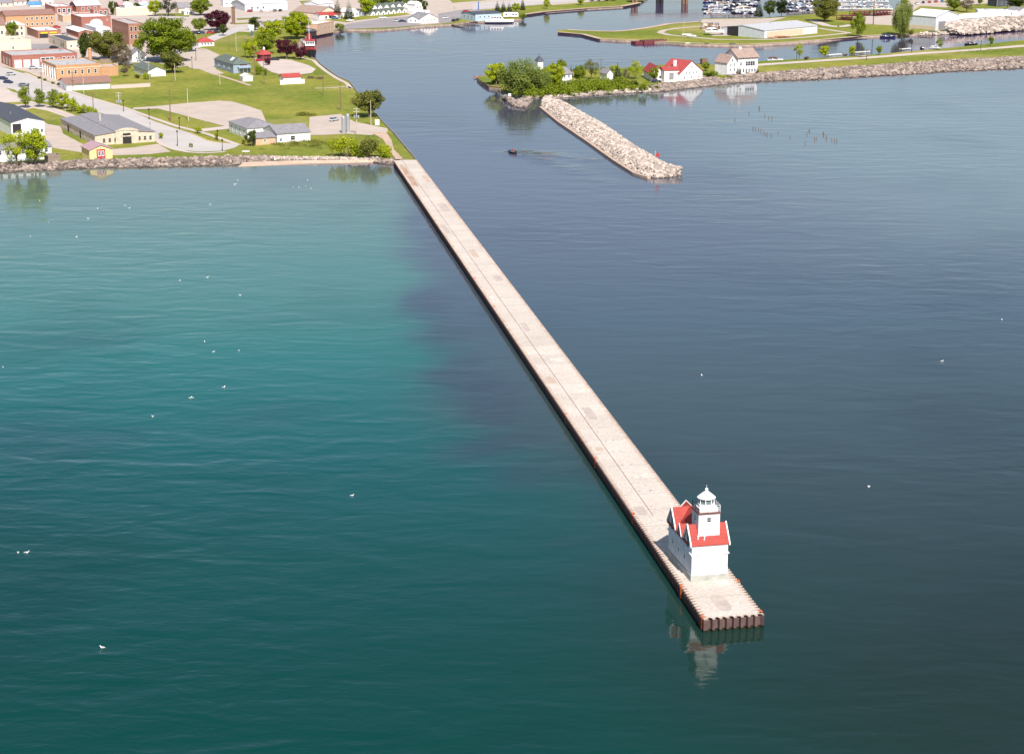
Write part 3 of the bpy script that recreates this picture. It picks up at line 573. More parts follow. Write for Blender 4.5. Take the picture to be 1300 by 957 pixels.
# safety ladders
def ladder(px, py, side, label):
    p = at(px, py, DZ); r = empty('safety_ladder', (p.x, p.y, DZ), PR + {'l': -math.pi/2, 'r': math.pi/2, 'f': 0}[side])
    tag(r, label, 'ladder', 'orange safety ladders on the pier')
    for s in (-1, 1):
        mb = MB(); mb.box(s*.22-.04, s*.22+.04, -.36, -.28, -1.7, .22); mb.box(s*.22-.04, s*.22+.04, -.28, .05, .15, .22); mb.build('side_rail', M['orange_paint'], r)
    for k in range(6): mb = MB(); mb.box(-.22, .22, -.34, -.30, -1.55 + k*.3, -1.51 + k*.3); mb.build('rung', M['orange_paint'], r)
for a in [(866.8, 744.5, 'l', 'orange ladder on the shaded side of the pier just below the lighthouse'), (893.5, 783, 'l', 'orange ladder at the left corner of the pier head'),
          (935.5, 738, 'r', 'orange ladder on the right edge beside the lighthouse front'), (964, 776.5, 'r', 'orange ladder at the right corner of the pier head'),
          (805.2, 652, 'l', 'orange ladder on the shaded pier side a short way shoreward of the lighthouse'), (757.5, 582, 'l', 'orange ladder on the shaded side, third one shoreward from the lighthouse'),
          (720, 526.5, 'l', 'orange ladder low on the shaded side about two thirds along the pier'), (628.5, 389.5, 'l', 'orange ladder on the shaded side about midway along the pier'), (604, 353.5, 'l', 'orange ladder nearest the shore on the shaded pier side')]:
    ladder(*a)

# ---------------------------------------------------------------- lighthouse
LO = at(877.6, 737.8, DZ); W = 5.35; LN = 11.5
lh = empty('lighthouse', (LO.x, LO.y, DZ), PR + .012)
tag(lh, 'white lighthouse with red gabled roof and lantern tower near the end of the pier', 'lighthouse')
WH = M['lhw'] = striped('lighthouse_white', (.76, .75, .77), (.64, .63, .66), .22, 2, .6, .1)
ZE, ZM, ZA, ZR = 5.6, 5.25, 7.95, 8.05      # eaves, middle eaves, cross-gable apex, ridge
GF, GR = (0, 3.66), (7.75, LN)
mb = MB(); mb.box(-.14, W+.14, -.16, LN+.14, -.05, .85); mb.build('plinth', mat('plinth_concrete', (.40, .40, .36), .9, .25, .7), lh)
mb = MB(); mb.box(0, W, 0, LN, .85, ZM)
for y0, y1 in (GF, GR):
    mb.box(0.001, W-.001, y0+.001 if y0 else 0, y1-.001, ZM, ZE)
    c = (y0+y1)/2; pr = [(y0, ZE), (y1, ZE), (c, ZA-.12)]
    mb.grid([(0, a, b_) for a, b_ in pr] + [(W, a, b_) for a, b_ in pr], [(0, 1, 2), (5, 4, 3), (0, 3, 4, 1), (1, 4, 5, 2), (2, 5, 3, 0)])
pr = [(0.01, ZM), (W-.01, ZM), (W/2, ZR-.12)]
mb.grid([(a, 1.6, b_) for a, b_ in pr] + [(a, LN, b_) for a, b_ in pr], [(2, 1, 0), (3, 4, 5), (0, 1, 4, 3), (1, 2, 5, 4), (2, 0, 3, 5)])
DC, DH, DA = 5.7, .95, 6.75
pr = [(DC-DH, ZM-.02), (DC+DH, ZM-.02), (DC, DA-.08)]
mb.grid([(-.004, a, b_) for a, b_ in pr] + [(1.6, a, b_) for a, b_ in pr], [(0, 1, 2), (5, 4, 3), (0, 3, 4, 1), (1, 4, 5, 2), (2, 5, 3, 0)])
mb.build('wall', WH, lh)
mb = MB(); z = 3.85; mb.box(-.17, W+.17, -.17, LN+.17, z, z+.16); mb.box(-.06, W+.06, -.06, LN+.06, z-.1, z); mb.build('string_course', M['whitep'], lh)
mb = MB(); T = .14; k = .16
for (y0, y1) in (GF, GR):
    c = (y0+y1)/2; sl = (ZA-ZE)/(c-y0); e = .16
    mb.slab([(-k, y0-e, ZE-e*sl), (W+k, y0-e, ZE-e*sl), (W+k, c, ZA), (-k, c, ZA)], T)
    mb.slab([(-k, c, ZA), (W+k, c, ZA), (W+k, y1+e, ZE-e*sl), (-k, y1+e, ZE-e*sl)], T)
sl = (ZR-ZM)/(W/2); e = .2
mb.slab([(-e, 1.6, ZM-e*sl), (W/2, 1.6, ZR), (W/2, LN+.2, ZR), (-e, LN+.2, ZM-e*sl)][::-1], T)
mb.slab([(W+e, 1.6, ZM-e*sl), (W/2, 1.6, ZR), (W/2, LN+.2, ZR), (W+e, LN+.2, ZM-e*sl)], T)
xe = 1.9
mb.slab([(-.18, DC-DH-.12, ZM-.15), (-.18, DC, DA), (xe, DC, DA), (xe, DC-DH-.12, ZM-.15)][::-1], .1)
mb.slab([(-.18, DC+DH+.12, ZM-.15), (-.18, DC, DA), (xe, DC, DA), (xe, DC+DH+.12, ZM-.15)], .1)
rf = mb.build('roof', M['red_roof'], lh)
def rake(a, b_, t=.09, h=.30):      # board along a gable edge, standing just proud of the shingles
    a = Vector(a); b_ = Vector(b_); mb = MB(); s = .09 if abs(b_.x - a.x) < .01 else 0
    if s: v = [(x, p.y, p.z + dz) for x in (a.x - t, a.x + t) for p, dz in ((a, -h+.12), (b_, -h+.12), (b_, .12), (a, .12))]
    else: v = [(p.x, y, p.z + dz) for y in (a.y - t, a.y + t) for p, dz in ((a, -h+.12), (b_, -h+.12), (b_, .12), (a, .12))]
    mb.grid(v, [(0, 1, 2, 3), (7, 6, 5, 4), (0, 4, 5, 1), (1, 5, 6, 2), (2, 6, 7, 3), (3, 7, 4, 0)]); mb.build('bargeboard', M['trim'], lh)
for (y0, y1) in (GF, GR):
    c = (y0+y1)/2
    for x in (-.2, W+.2): rake((x, y0-.22, ZE-.28), (x, c, ZA)); rake((x, c, ZA), (x, y1+.22, ZE-.28))
rake((-.22, LN+.24, ZM-.2), (W/2, LN+.24, ZR)); rake((W/2, LN+.24, ZR), (W+.22, LN+.24, ZM-.2))
rake((-.2, DC-DH-.15, ZM-.2), (-.2, DC, DA), .05, .2); rake((-.2, DC, DA), (-.2, DC+DH+.15, ZM-.2), .05, .2)
WC = {}
def winmesh(w, h, fm, gm, bars=1):
    key = (round(w, 2), round(h, 2), fm, gm)
    if key not in WC:
        t = max(.07, w*.12); mb = MB(); mb.box(-w/2-t, w/2+t, -.06, .02, h/2, h/2+t); mb.box(-w/2-t-.04, w/2+t+.04, -.12, .02, -h/2-t, -h/2)
        mb.box(-w/2-t, -w/2, -.06, .02, -h/2, h/2); mb.box(w/2, w/2+t, -.06, .02, -h/2, h/2)
        if bars: mb.box(-w/2, w/2, -.04, .0, -.03, .03)
        g = MB(); g.box(-w/2, w/2, -.025, .01, -h/2, h/2)
        WC[key] = (mb.mesh('window_frame', M[fm]), g.mesh('window_pane', M[gm]))
    return WC[key]
def window(parent, side, u, z, w, h, Wd, D, fm='whitep', gm='glass', name='window', px=0, bars=1):
    fmesh, gmesh = winmesh(w, h, fm, gm, bars)
    pos, r = {'f': ((u, 0, z), 0), 'b': ((u, D, z), math.pi), 'l': ((0, u, z), -math.pi/2), 'r': ((Wd, u, z), math.pi/2)}[side]
    o = link(name, fmesh, parent, pos, r); link('pane', gmesh, o); return o
gfc = (GF[0]+GF[1])/2; grc = (GR[0]+GR[1])/2
for c in (gfc, grc):
    for sd_ in 'lr': window(lh, sd_, c, 5.55, 1.05, 1.9, W, LN)
for u, z in ((3.3, 2.65), (9.1, 2.9), (6.2, 2.7)): window(lh, 'l', u, z, .55, .6, W, LN)
window(lh, 'l', DC, 5.6, .5, .8, W, LN); window(lh, 'b', W/2, 6.2, .8, 1.1, W, LN); window(lh, 'r', 6, 2.7, .6, .6, W, LN)
mb = MB(); mb.box(W, W+.05, 7.2, 8.2, .85, 3.0); d = mb.build('door', M['red_paint'], lh); mb = MB(); mb.box(W+.05, W+.12, 7.28, 7.34, 1.85, 1.97); mb.build('handle', M['dark'], d)
TX0, TX1, TY0, TY1, TZ = (W-3.16)/2, (W+3.16)/2, .66, 3.80, 9.65; TCX, TCY = W/2, (TY0+TY1)/2
mb = MB(); mb.box(TX0, TX1, TY0, TY1, ZE, TZ); tw = mb.build('tower', WH, lh)
mb = MB(); mb.box(TX0-.12, TX1+.12, TY0-.12, TY1+.12, TZ+.12, TZ+.26); mb.box(TX0-.08, TX1+.08, TY0-.08, TY1+.08, TZ, TZ+.12); mb.build('gallery', mat('gallery_deck', (.16, .07, .06), .6, .2), lh)
for (sd_, u, z) in (('f', TCX-.05, 8.85), ):
    o = link('window', winmesh(.55, .6, 'trim', 'glass')[0], tw, (u, TY0, z)); link('pane', winmesh(.55, .6, 'trim', 'glass')[1], o)
    o = link('window', winmesh(.5, .9, 'trim', 'glass')[0], tw, (TX0, TCY, 8.8), -math.pi/2); link('pane', winmesh(.5, .9, 'trim', 'glass')[1], o)
ZG = TZ + .26
mb = MB(); mb.box(TX0+.2, TX1-.2, TY0+.2, TY1-.2, ZG, ZG+.5); mb.build('parapet', M['whitep'], lh)
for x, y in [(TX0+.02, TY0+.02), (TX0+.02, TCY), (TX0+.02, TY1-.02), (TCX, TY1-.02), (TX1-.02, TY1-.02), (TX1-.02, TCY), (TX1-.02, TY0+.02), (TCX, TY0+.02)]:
    mb = MB(); mb.box(x-.035, x+.035, y-.035, y+.035, ZG, ZG+1.05); mb.build('railing_post', M['dark'] if x < TCX or y > TCY else M['whitep'], lh)  # shade painted in: left and back posts dark, lit ones white
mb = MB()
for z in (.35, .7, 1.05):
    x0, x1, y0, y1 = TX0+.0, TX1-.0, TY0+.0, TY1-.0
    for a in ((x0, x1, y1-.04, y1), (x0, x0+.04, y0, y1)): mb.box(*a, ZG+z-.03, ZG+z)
mb.build('railing', M['dark'], lh)  # left and back rails, dark colour stands for their shade
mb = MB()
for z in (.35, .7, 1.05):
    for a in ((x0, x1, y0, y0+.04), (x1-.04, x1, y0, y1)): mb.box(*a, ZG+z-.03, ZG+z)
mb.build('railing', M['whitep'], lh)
a8 = math.pi/8; C8 = (TCX, TCY)
mb = MB(); mb.lathe([(1.2, ZG+.4), (1.2, ZG+.84), (1.28, ZG+.85), (1.28, ZG+.92)], 8, C8, 0, a8); mb.build('lantern_base', M['whitep'], lh)
zl0, zl1 = ZG+.92, ZG+1.78
mb = MB(); mb.lathe([(1.06, zl0), (1.06, zl1)], 8, C8, 0, a8); lg = mb.build('lantern_glass', M['lampglass'], lh)
for i in range(8):
    a = a8 + i*math.pi/4; x, y = TCX+1.1*math.cos(a), TCY+1.1*math.sin(a); mb = MB(); mb.box(x-.05, x+.05, y-.05, y+.05, zl0, zl1); mb.build('glazing_bar', M['whitep'], lh)
mb = MB(); mb.lathe([(1.28, zl1-.06), (1.34, zl1+.04), (.9, zl1+.42), (.42, zl1+.80), (.2, zl1+.95), (.14, zl1+1.0)], 16, C8); lr = mb.build('lantern_roof', M['whitep'], lh)
mb = MB(); zb = zl1+1.17; mb.lathe([(.02, zb-.24)] + [(.24*math.sin(a*math.pi/8), zb-.24*math.cos(a*math.pi/8)) for a in range(1, 8)] + [(.02, zb+.24)], 12, C8); mb.tube((TCX, TCY, zb+.2), (TCX, TCY, zb+.65), .025)
mb.build('vent_ball', M['whitep'], lh)
for x, y in ((1.0, .45), (1.9, .35)):
    mb = MB(); mb.lathe([(.09, 5.6), (.09, 6.45), (.16, 6.5), (.16, 6.6)], 8, (x, y)); mb.build('vent_pipe', M['whitep'], lh)
# ---------------------------------------------------------------- buildings
def building(name, cat, label, p0, p1, dep, wall, roof, rise, wm, rm, wins=(), chim=None, group=None, ov=.35, door=None, side_wm=None, face=None):
    A = at(*p0); Bv = at(*p1); d = Bv - A; Wd = d.length; rz = math.atan2(d.y, d.x)
    D = dep if not isinstance(dep, tuple) else (at(*dep) - A).length
    if p0[0] < 235 or (p0[0] < 400 and p0[1] > 40) or face == 's':      # the town is laid out on one street grid
        if face == 's': e_ = at(*dep) - A; rz = math.atan2(e_.y, e_.x) - math.pi/2
        else: rz = R(26.2)
        c_, s_ = math.cos(rz), math.sin(rz); zA = A.y*CP + (CH-G)*SP
        k = (p1[0] - CX)/F; Wd = (k*zA - A.x) / (c_ - k*s_*CP)
        if isinstance(dep, tuple): k = (dep[0] - CX)/F; D = (k*zA - A.x) / (-s_ - k*c_*CP)
    H = hpx(wall, p0[1]); Rr = hpx(rise, p0[1]) if rise else 0
    root = empty(name, A, rz); tag(root, label, cat, group)
    mb = MB(); mb.box(0, Wd, 0, D, 0, H)
    if roof == 'gy': mb.grid([(0, 0, H), (Wd, 0, H), (Wd/2, 0, H+Rr-.05), (0, D, H), (Wd, D, H), (Wd/2, D, H+Rr-.05)], [(0, 1, 2), (5, 4, 3)])
    if roof == 'gx': mb.grid([(0, 0, H), (0, D, H), (0, D/2, H+Rr-.05), (Wd, 0, H), (Wd, D, H), (Wd, D/2, H+Rr-.05)], [(2, 1, 0), (3, 4, 5)])
    mb.build('wall', M[wm], root)
    mb = MB(); o = ov; t = .22
    if roof == 'gy':
        s = Rr/(Wd/2)
        mb.slab([(-o, -o, H-o*s), (Wd/2, -o, H+Rr), (Wd/2, D+o, H+Rr), (-o, D+o, H-o*s)][::-1], t); mb.slab([(Wd+o, -o, H-o*s), (Wd/2, -o, H+Rr), (Wd/2, D+o, H+Rr), (Wd+o, D+o, H-o*s)], t)
    elif roof == 'gx':
        s = Rr/(D/2)
        mb.slab([(-o, -o, H-o*s), (Wd+o, -o, H-o*s), (Wd+o, D/2, H+Rr), (-o, D/2, H+Rr)], t); mb.slab([(-o, D/2, H+Rr), (Wd+o, D/2, H+Rr), (Wd+o, D+o, H-o*s), (-o, D+o, H-o*s)], t)
    elif roof == 'hip':
        q = min(Wd, D)/2; a, b_ = ((q, D/2), (Wd-q, D/2)) if Wd > D else ((Wd/2, q), (Wd/2, D-q))
        if Wd > D: r0, r1 = (q, D/2, H+Rr), (Wd-q+.01, D/2, H+Rr)
        else: r0, r1 = (Wd/2, q, H+Rr), (Wd/2, D-q+.01, H+Rr)
        c = [(-o, -o, H), (Wd+o, -o, H), (Wd+o, D+o, H), (-o, D+o, H)]
        v = c + [r0, r1] + [(x, y, H-.15) for x, y, _ in c]
        f = [(0, 1, 5, 4), (1, 2, 5), (2, 3, 4, 5), (3, 0, 4)] if Wd > D else [(0, 1, 4), (1, 2, 5, 4), (2, 3, 5), (3, 0, 4, 5)]
        mb.grid(v, f + [(6, 7, 1, 0), (7, 8, 2, 1), (8, 9, 3, 2), (9, 6, 0, 3), (9, 8, 7, 6)])
    elif roof == 'shed':
        mb.slab([(-o, -o, H+.1), (Wd+o, -o, H+.1), (Wd+o, D+o, H+Rr+.1), (-o, D+o, H+Rr+.1)], t)
    else:       # flat with a parapet
        mb.box(.25, Wd-.25, .25, D-.25, H-.2, H+.05)
    rf_ = mb.build('roof', M[rm], root)
    if roof == 'flat':
        mb = MB(); pz = .45
        for a in ((-.06, Wd+.06, -.06, .26), (-.06, Wd+.06, D-.26, D+.06), (-.06, .26, .26, D-.26), (Wd-.26, Wd+.06, .26, D-.26)): mb.box(*a, H-.1, H+pz)
        mb.build('parapet', M[side_wm or wm], root)
        rg = random.Random(hash((round(p0[0]), round(p0[1]))) & 0xffff)
        if Wd > 9 and D > 7:
            for _ in range(rg.randint(1, 4)):
                x, y = rg.uniform(2, Wd-3), rg.uniform(2, D-3); mb = MB(); s = rg.uniform(.5, 1.1); mb.box(x, x+s*1.5, y, y+s, H+.05, H+.3+s*.7); mb.box(x-.05, x+s*1.5+.05, y-.05, y+s+.05, H+.3+s*.7, H+.38+s*.7); mb.build('roof_unit', M['galv'], rf_)
    for spec in wins:
        side, n, u0, u1, zf, ww, wh = spec[:7]; fm = spec[7] if len(spec) > 7 else 'whitep'; gm = spec[8] if len(spec) > 8 else 'glass'; nm = spec[9] if len(spec) > 9 else 'window'
        ln = Wd if side in 'fb' else D
        for i in range(n):
            u = ln * (u0 + (u1-u0) * ((i + .5)/n if n > 1 else .5)); window(root, side, u, H*zf, ww, wh, Wd, D, fm, gm, nm, bars=0 if nm != 'window' else 1)
    if roof in ('gx', 'gy', 'hip') and Wd > 6 and not chim:
        rg = random.Random(int(p0[0]*7 + p0[1]*13)); x, y = Wd*rg.uniform(.2, .45), D*rg.uniform(.2, .4)
        zr = H + (Rr*(y/(D/2)) if roof == 'gx' else Rr*(x/(Wd/2)) if roof == 'gy' else min(Rr*(x/(min(Wd, D)/2)), Rr*(y/(min(Wd, D)/2)))); mb = MB(); mb.tube((x, y, zr-.3), (x, y, zr+.7), .14); mb.build('vent_pipe', M['galv'], rf_)
    if chim:
        for (fx, fy, ch, cw, cm) in chim:
            mb = MB(); x, y = Wd*fx, D*fy; mb.box(x-cw/2, x+cw/2, y-cw/2, y+cw/2, H, H+Rr+ch); mb.box(x-cw/2-.08, x+cw/2+.08, y-cw/2-.08, y+cw/2+.08, H+Rr+ch, H+Rr+ch+.12); mb.build('chimney', M[cm], rf_)
    return root, Wd, D, H, Rr
B = building
M['dkdoor'] = mat('dark_door', (.03, .025, .03), .6, .1); M['tan_panel'] = mat('tan_panel', (.60, .48, .36), .7, .1); M['gablepanel'] = M['whitep']
# --- waterfront, left
r, Wd, D, H, _ = B('stone_garage', 'garage', 'long limestone garage with grey roof and arched centre gable on the lakefront', (121, 185), (197, 180), (78, 167), 13.5, 'gy', 4, 'limestone', 'grey_roof',
  [('f', 4, .10, .48, .42, .8, 1.3, 'limestone'), ('f', 4, .60, .97, .42, .8, 1.3, 'limestone'), ('l', 5, .06, .94, .42, .9, 1.3, 'limestone')])
for u in (.42, .78):
    mb = MB(); mb.box(-.05, .0, D*u-1, D*u+1, 0, 2.6); mb.build('door', M['dkdoor'], r)
mb = MB(); mb.box(Wd*.455, Wd*.60, -.43, -.35, 0, H*.66); mb.build('garage_door', M['dkdoor'], r)
mb = MB(); mb.box(Wd*.46, Wd*.59, -.45, -.36, H*.80, H*.98); mb.build('sign', M['dark'], r)
mb = MB(); c = Wd*.53; hw = Wd*.19; hh = hpx(6.5, 182)     # arched centre front with its own long roof behind
arc = [(c - hw, H), (c - hw, H + hh*.55)] + [(c + hw*.8*math.sin(t), H + hh*(.55 + .45*math.cos(t))) for t in (-1.2, -.8, -.4, 0, .4, .8, 1.2)] + [(c + hw, H + hh*.55), (c + hw, H)]
mb.grid([(x, -.35, z) for x, z in arc] + [(x, .05, z) for x, z in arc], [tuple(range(len(arc))), tuple(range(2*len(arc)-1, len(arc)-1, -1))] + [(i, len(arc)+i, len(arc)+(i+1) % len(arc), (i+1) % len(arc)) for i in range(len(arc))])
mb.box(c - hw, c + hw, -.35, -.001, 0.01, H); mb.build('arched_front', M['limestone'], r)
mb = MB(); mb.box(c-hw, c+hw, .05, D, H*.9, H+hh*.45); mb.slab([(c-hw-.3, .05, H+hh*.45+.1), (c, .05, H+hh*.85), (c, D+.3, H+hh*.85), (c-hw-.3, D+.3, H+hh*.45+.1)][::-1], .2); mb.slab([(c+hw+.3, .05, H+hh*.45+.1), (c, .05, H+hh*.85), (c, D+.3, H+hh*.85), (c+hw+.3, D+.3, H+hh*.45+.1)], .2); mb.build('raised_roof', M['grey_roof'], r)
mb = MB(); mb.lathe([(.35, H), (.33, H+hpx(14, 160)), (.45, H+hpx(14.2, 160)), (.45, H+hpx(15, 160))], 8, (Wd*.42, D*.55)); mb.build('chimney', M['palepole'], r)
r, Wd, D, H, _ = B('beach_shed', 'shed', 'small yellow shed with pink metal roof and red double doors above the rocks', (114, 203.6), (143, 202.6), (104, 196), 13.5, 'gy', 5.5, 'yellow', 'pink_roof', [('f', 1, .35, .65, 1.12, .35, .4, 'trim')])
mb = MB(); mb.box(Wd*.31, Wd*.69, -.06, 0, 0, H*.96); mb.build('door_surround', M['red_paint'], r)
for u in (.42, .58): 
    mb = MB(); mb.box(Wd*u-Wd*.065, Wd*u+Wd*.065, -.09, -.06, .2, H*.9); dd = mb.build('door', M['red_paint'], r); mb = MB(); mb.box(Wd*u-.42, Wd*u+.42, -.12, -.09, H*.3, H*.82); mb.build('door_frame', M['whitep'], dd); mb = MB(); mb.box(Wd*u-.24, Wd*u+.24, -.135, -.12, H*.36, H*.78); mb.build('pane', M['glass'], dd)
r, Wd, D, H, _ = B('boat_house', 'boathouse', 'large white boathouse with long dark slate roof at the left edge of the lakefront', (15, 174), (57, 170.5), 50, 19, 'gy', 5, 'white', 'slate', [('f', 2, .72, .98, .3, .9, 1.1)])
mb = MB(); mb.box(Wd*.04, Wd*.30, -.05, 0, H*.25, H*.85); mb.build('opening', M['dkdoor'], r)
B('lakefront_house', 'house', 'white house with wide grey roof behind two leafy trees at the left shore', (-22, 207.5), (66, 201), 13, 16.5, 'gx', 3.5, 'white', 'grey_roof', [('f', 7, .2, .98, .7, 1.0, 1.2)])
r, Wd, D, H, _ = B('deck_screen', 'enclosure', 'weathered wooden deck enclosure right of the two leafy shore trees', (61, 207.5), (77, 206.3), 5, 8, 'flat', 0, 'wood', 'wood')
# hall
B('lakefront_hall', 'hall', 'white hall with grey hipped roof beside the gravel lot on the lakefront', (314, 176.5), (353, 173.8), (291, 167.5), 13.5, 'hip', 7, 'white', 'grey_roof', [('l', 4, .05, .95, .5, 1.0, 1.9, 'whitep', 'glass')])
r, Wd, D, H, _ = B('hall_wing', 'hall', 'long low white hall wing with grey gable roof facing the bushes', (352, 181.5), (394, 178.6), 14, 12, 'gx', 7.5, 'white', 'grey_roof', [('f', 1, .38, .56, .4, 1.6, 1.4, 'whitep', 'dkdoor'), ('f', 1, .02, .2, .3, .8, .9)])
B('brick_porch', 'annex', 'small pinkish brick annex with grey lean-to roof in front of the white hall', (325, 184.5), (350, 182.8), 6, 9, 'shed', 4, 'tan_brick', 'grey_roof', [('f', 1, .3, .6, .6, 1.0, .6)])
for i, (px_, w_) in enumerate([(436.3, 5.2), (441.8, 5)]):
    p = at(px_, 169.5 - i); h = hpx(22 + i*2, 169); rr = w_*mpp(169)/2; mb = MB()
    prof_ = [(rr, 0)]
    for k in range(12): z = h*.94*k/12; prof_ += [(rr, z+.02), (rr*1.04, z+h*.035), (rr, z+h*.07)]
    prof_ += [(rr, h*.94), (rr*.3, h)]
    o = mb.__class__(); o.lathe(prof_, 14); o = smooth(o.build('steel_silo', M['galv'], None, p)); tag(o, ['left of the two ribbed steel silos by the pale lot', 'right and slightly taller of the two ribbed steel silos by the pale lot'][i], 'silo', 'steel silos by the hall lot')
# green, mid-left
r, Wd, D, H, _ = B('restroom_hut', 'hut', 'white hut with red roof and low white side walls on the green', (360, 107.5), (382, 107.2), 5, 9.5, 'gx', 3.5, 'whitep', 'redroof2', ())
mb = MB(); mb.box(-1.6, 0, -.3, 0, 0, 1.9); mb.build('screen_wall', M['whitep'], r); mb = MB(); mb.box(Wd, Wd+1.6, -.3, 0, 0, 1.9); mb.build('screen_wall', M['whitep'], r)
B('white_shed', 'shed', 'tiny all-white shed between the blue-grey house and the lawn', (308.7, 103.8), (321, 103.5), 4, 7, 'gy', 3, 'whitep', 'flatwhite')
r, Wd, D, H, _ = B('shore_house', 'house', 'blue-grey house with dark hipped roof and porch beside the green', (296.5, 93.5), (318, 91.8), (272.5, 87), 11.5, 'hip', 7, 'greyblue', 'green_roof', [('f', 3, .25, .95, .35, 1.0, 1.3), ('l', 3, .1, .9, .5, 1.0, 1.2)])
mb = MB(); mb.slab([(Wd*.25, -2.4, H*.62), (Wd, -2.4, H*.62), (Wd, 0, H*.74), (Wd*.25, 0, H*.74)], .15)
for u in (.27, .5, .73, .98): mb.box(Wd*u-.08, Wd*u+.08, -2.35, -2.2, 0, H*.6)
mb.build('porch', M['greyblue'], r)
mb = MB(); mb.box(Wd*.38, Wd*.82, -.1, 0, H*.84, H*.95); mb.build('sign', M['darkrust'], r)
mb = MB(); mb.slab([(Wd*.1, D*.25, H+1.2), (Wd*.55, D*.2, H+1.2), (Wd*.32, D*.3, H+2.5)], .1); mb.build('dormer', M['whitep'], r)
B('park_kiosk', 'kiosk', 'small white kiosk with red hipped roof alone on the far lawn', (252.5, 59.4), (272, 59), 6, 5.5, 'hip', 5, 'whitep', 'redroof2', [('f', 4, .12, .9, .55, .9, .9)])
r, Wd, D, H, _ = B('red_pavilion', 'pavilion', 'red-roofed open pavilion with white cupola beside the round lot', (331, 77.5), (344, 76.8), 5, 8, 'hip', 6, 'darkrust', 'redroof2', [('f', 2, .1, .9, .5, 1.1, 1.5, 'red_paint')], ov=.9)
mb = MB(); mb.lathe([(.5, H+hpx(5.2, 77)), (.55, H+hpx(7, 77)), (.1, H+hpx(9, 77))], 8, (Wd/2, D/2)); mb.build('cupola', M['whitep'], r)
# --- far left town
B('far_church', 'building', 'cream two-storey building with white hipped roof behind a dark street tree', (9, 48.5), (32, 47), 9, 16, 'hip', 5, 'cream', 'flatwhite', [('f', 2, .45, .95, .75, 1.2, 1.5), ('f', 2, .45, .95, .3, 1.2, 1.5)])
B('corner_house', 'building', 'cream building with brown roof at the far left edge', (-24, 49.5), (8, 48.6), 15, 17, 'gx', 8, 'cream', 'brown_roof', [('f', 3, .3, .95, .4, 1.2, 1.6)])
B('brick_school', 'building', 'big orange brick building with brown roof and two rows of white windows', (8, 37), (70.5, 33.5), 16, 17, 'gx', 5, 'orange_brick', 'brown_roof', [('f', 6, .38, .98, .70, 1.1, 1.4), ('f', 6, .38, .98, .28, 1.1, 1.4)])
r, Wd, D, H, _ = B('corner_restaurant', 'restaurant', 'low brown brick restaurant with white flat roof and yellow sign panels', (48.5, 49.3), (78, 45.8), (34.5, 43), 9, 'flat', 0, 'brown_brick', 'flatwhite', [('f', 2, .08, .42, .35, 1.9, 1.6, 'dark')])
for u in (.12, .5): mb = MB(); mb.box(Wd*u, Wd*(u+.3), -.25, -.06, H*.66, H*.86); mb.build('sign', M['yellow_paint'], r)
B('low_cream_shop', 'building', 'low cream building with dark flat roof behind the dark parked car', (85, 63.5), (103, 61), (62, 57), 10, 'flat', 0, 'cream', 'slate', [('f', 2, .1, .95, .45, .9, 1.1), ('l', 2, .1, .9, .45, 1.2, 1.6, 'dark')])
B('brick_shop', 'building', 'red brick shop with white roof left of the olive trees', (100, 48.5), (118, 46.6), (84.5, 43.5), 8, 'gy', 2.5, 'red_brick', 'flatwhite', [('f', 2, .1, .9, .4, 1.0, 1.6)])
r, Wd, D, H, _ = B('brick_hall', 'building', 'red brick hall with a blind white arch in its front', (104, 37.5), (141, 35.2), 24, 14.5, 'flat', 0, 'red_brick', 'flatwhite', [('f', 1, .8, .95, .75, .8, .9)])
mb = MB(); n = 14; pts = [(Wd*.5 + Wd*.22*math.cos(math.pi*i/n), H*.45 + H*.40*math.sin(math.pi*i/n)) for i in range(n+1)]
mb.grid([(x, -.08, z) for x, z in pts] + [(Wd*.28, -.08, .1), (Wd*.72, -.08, .1)], [tuple(range(n+1)) + (n+1, n+2)]); mb.build('arch_panel', M['flatwhite'], r)
B('white_garage', 'building', 'low white garage with flat white roof just before the arched brick hall', (122, 44.5), (139.5, 42.8), (107.5, 38.5), 8, 'flat', 0, 'metal_wall', 'flatwhite', ())
B('long_brick_block', 'building', 'tall long brown brick block with grey flat roof behind the olive trees', (164, 57.5), (182, 55.5), (143, 44), 26, 'flat', 0, 'brown_brick', 'flatgrey', [('l', 7, .05, .95, .72, 1.0, 2.0, 'brown_brick'), ('l', 7, .05, .95, .32, 1.0, 2.0, 'brown_brick'), ('f', 3, .05, .95, .78, 1.2, 2.2, 'cream'), ('f', 3, .05, .95, .40, 1.2, 2.2, 'cream')])
B('white_block_front', 'building', 'long white and tan low block behind the big maple at the town street', (148, 20.5), (193.5, 19), 12, 8, 'flat', 0, 'cream', 'flatwhite', ())
B('gable_brick_building', 'building', 'red brick building with pale lavender roof in the top left blocks', (97, 16), (128, 14.6), 16, 8.5, 'gx', 5, 'red_brick', 'purple_roof', [('f', 3, .15, .9, .5, 1.3, 1.6)])
B('small_red_shop', 'building', 'small dark red brick shop front between the lavender roof and a dark tree', (118, 19.5), (138, 18.4), 6, 6, 'flat', 0, 'red_brick', 'flatwhite', [('f', 3, .05, .95, .45, 1.6, 1.9)])
B('white_roof_store', 'building', 'brick store under a wide white roof in the top left corner blocks', (70, 17.8), (92, 19.4), 26, 8, 'flat', 0, 'red_brick', 'flatwhite', [('f', 3, .1, .95, .45, 1.7, 2.2)])
B('tan_low_store', 'building', 'low tan wall store with white roof just behind the arched brick hall', (80, 28.5), (105, 27), 12, 7.5, 'flat', 0, 'tan_brick', 'flatwhite', ())
B('blue_roof_shed', 'building', 'low building with bright blue roof behind the orange brick building', (38, 9), (52, 8.6), 10, 2.5, 'gx', 3.5, 'whitep', 'blue_roof', ())
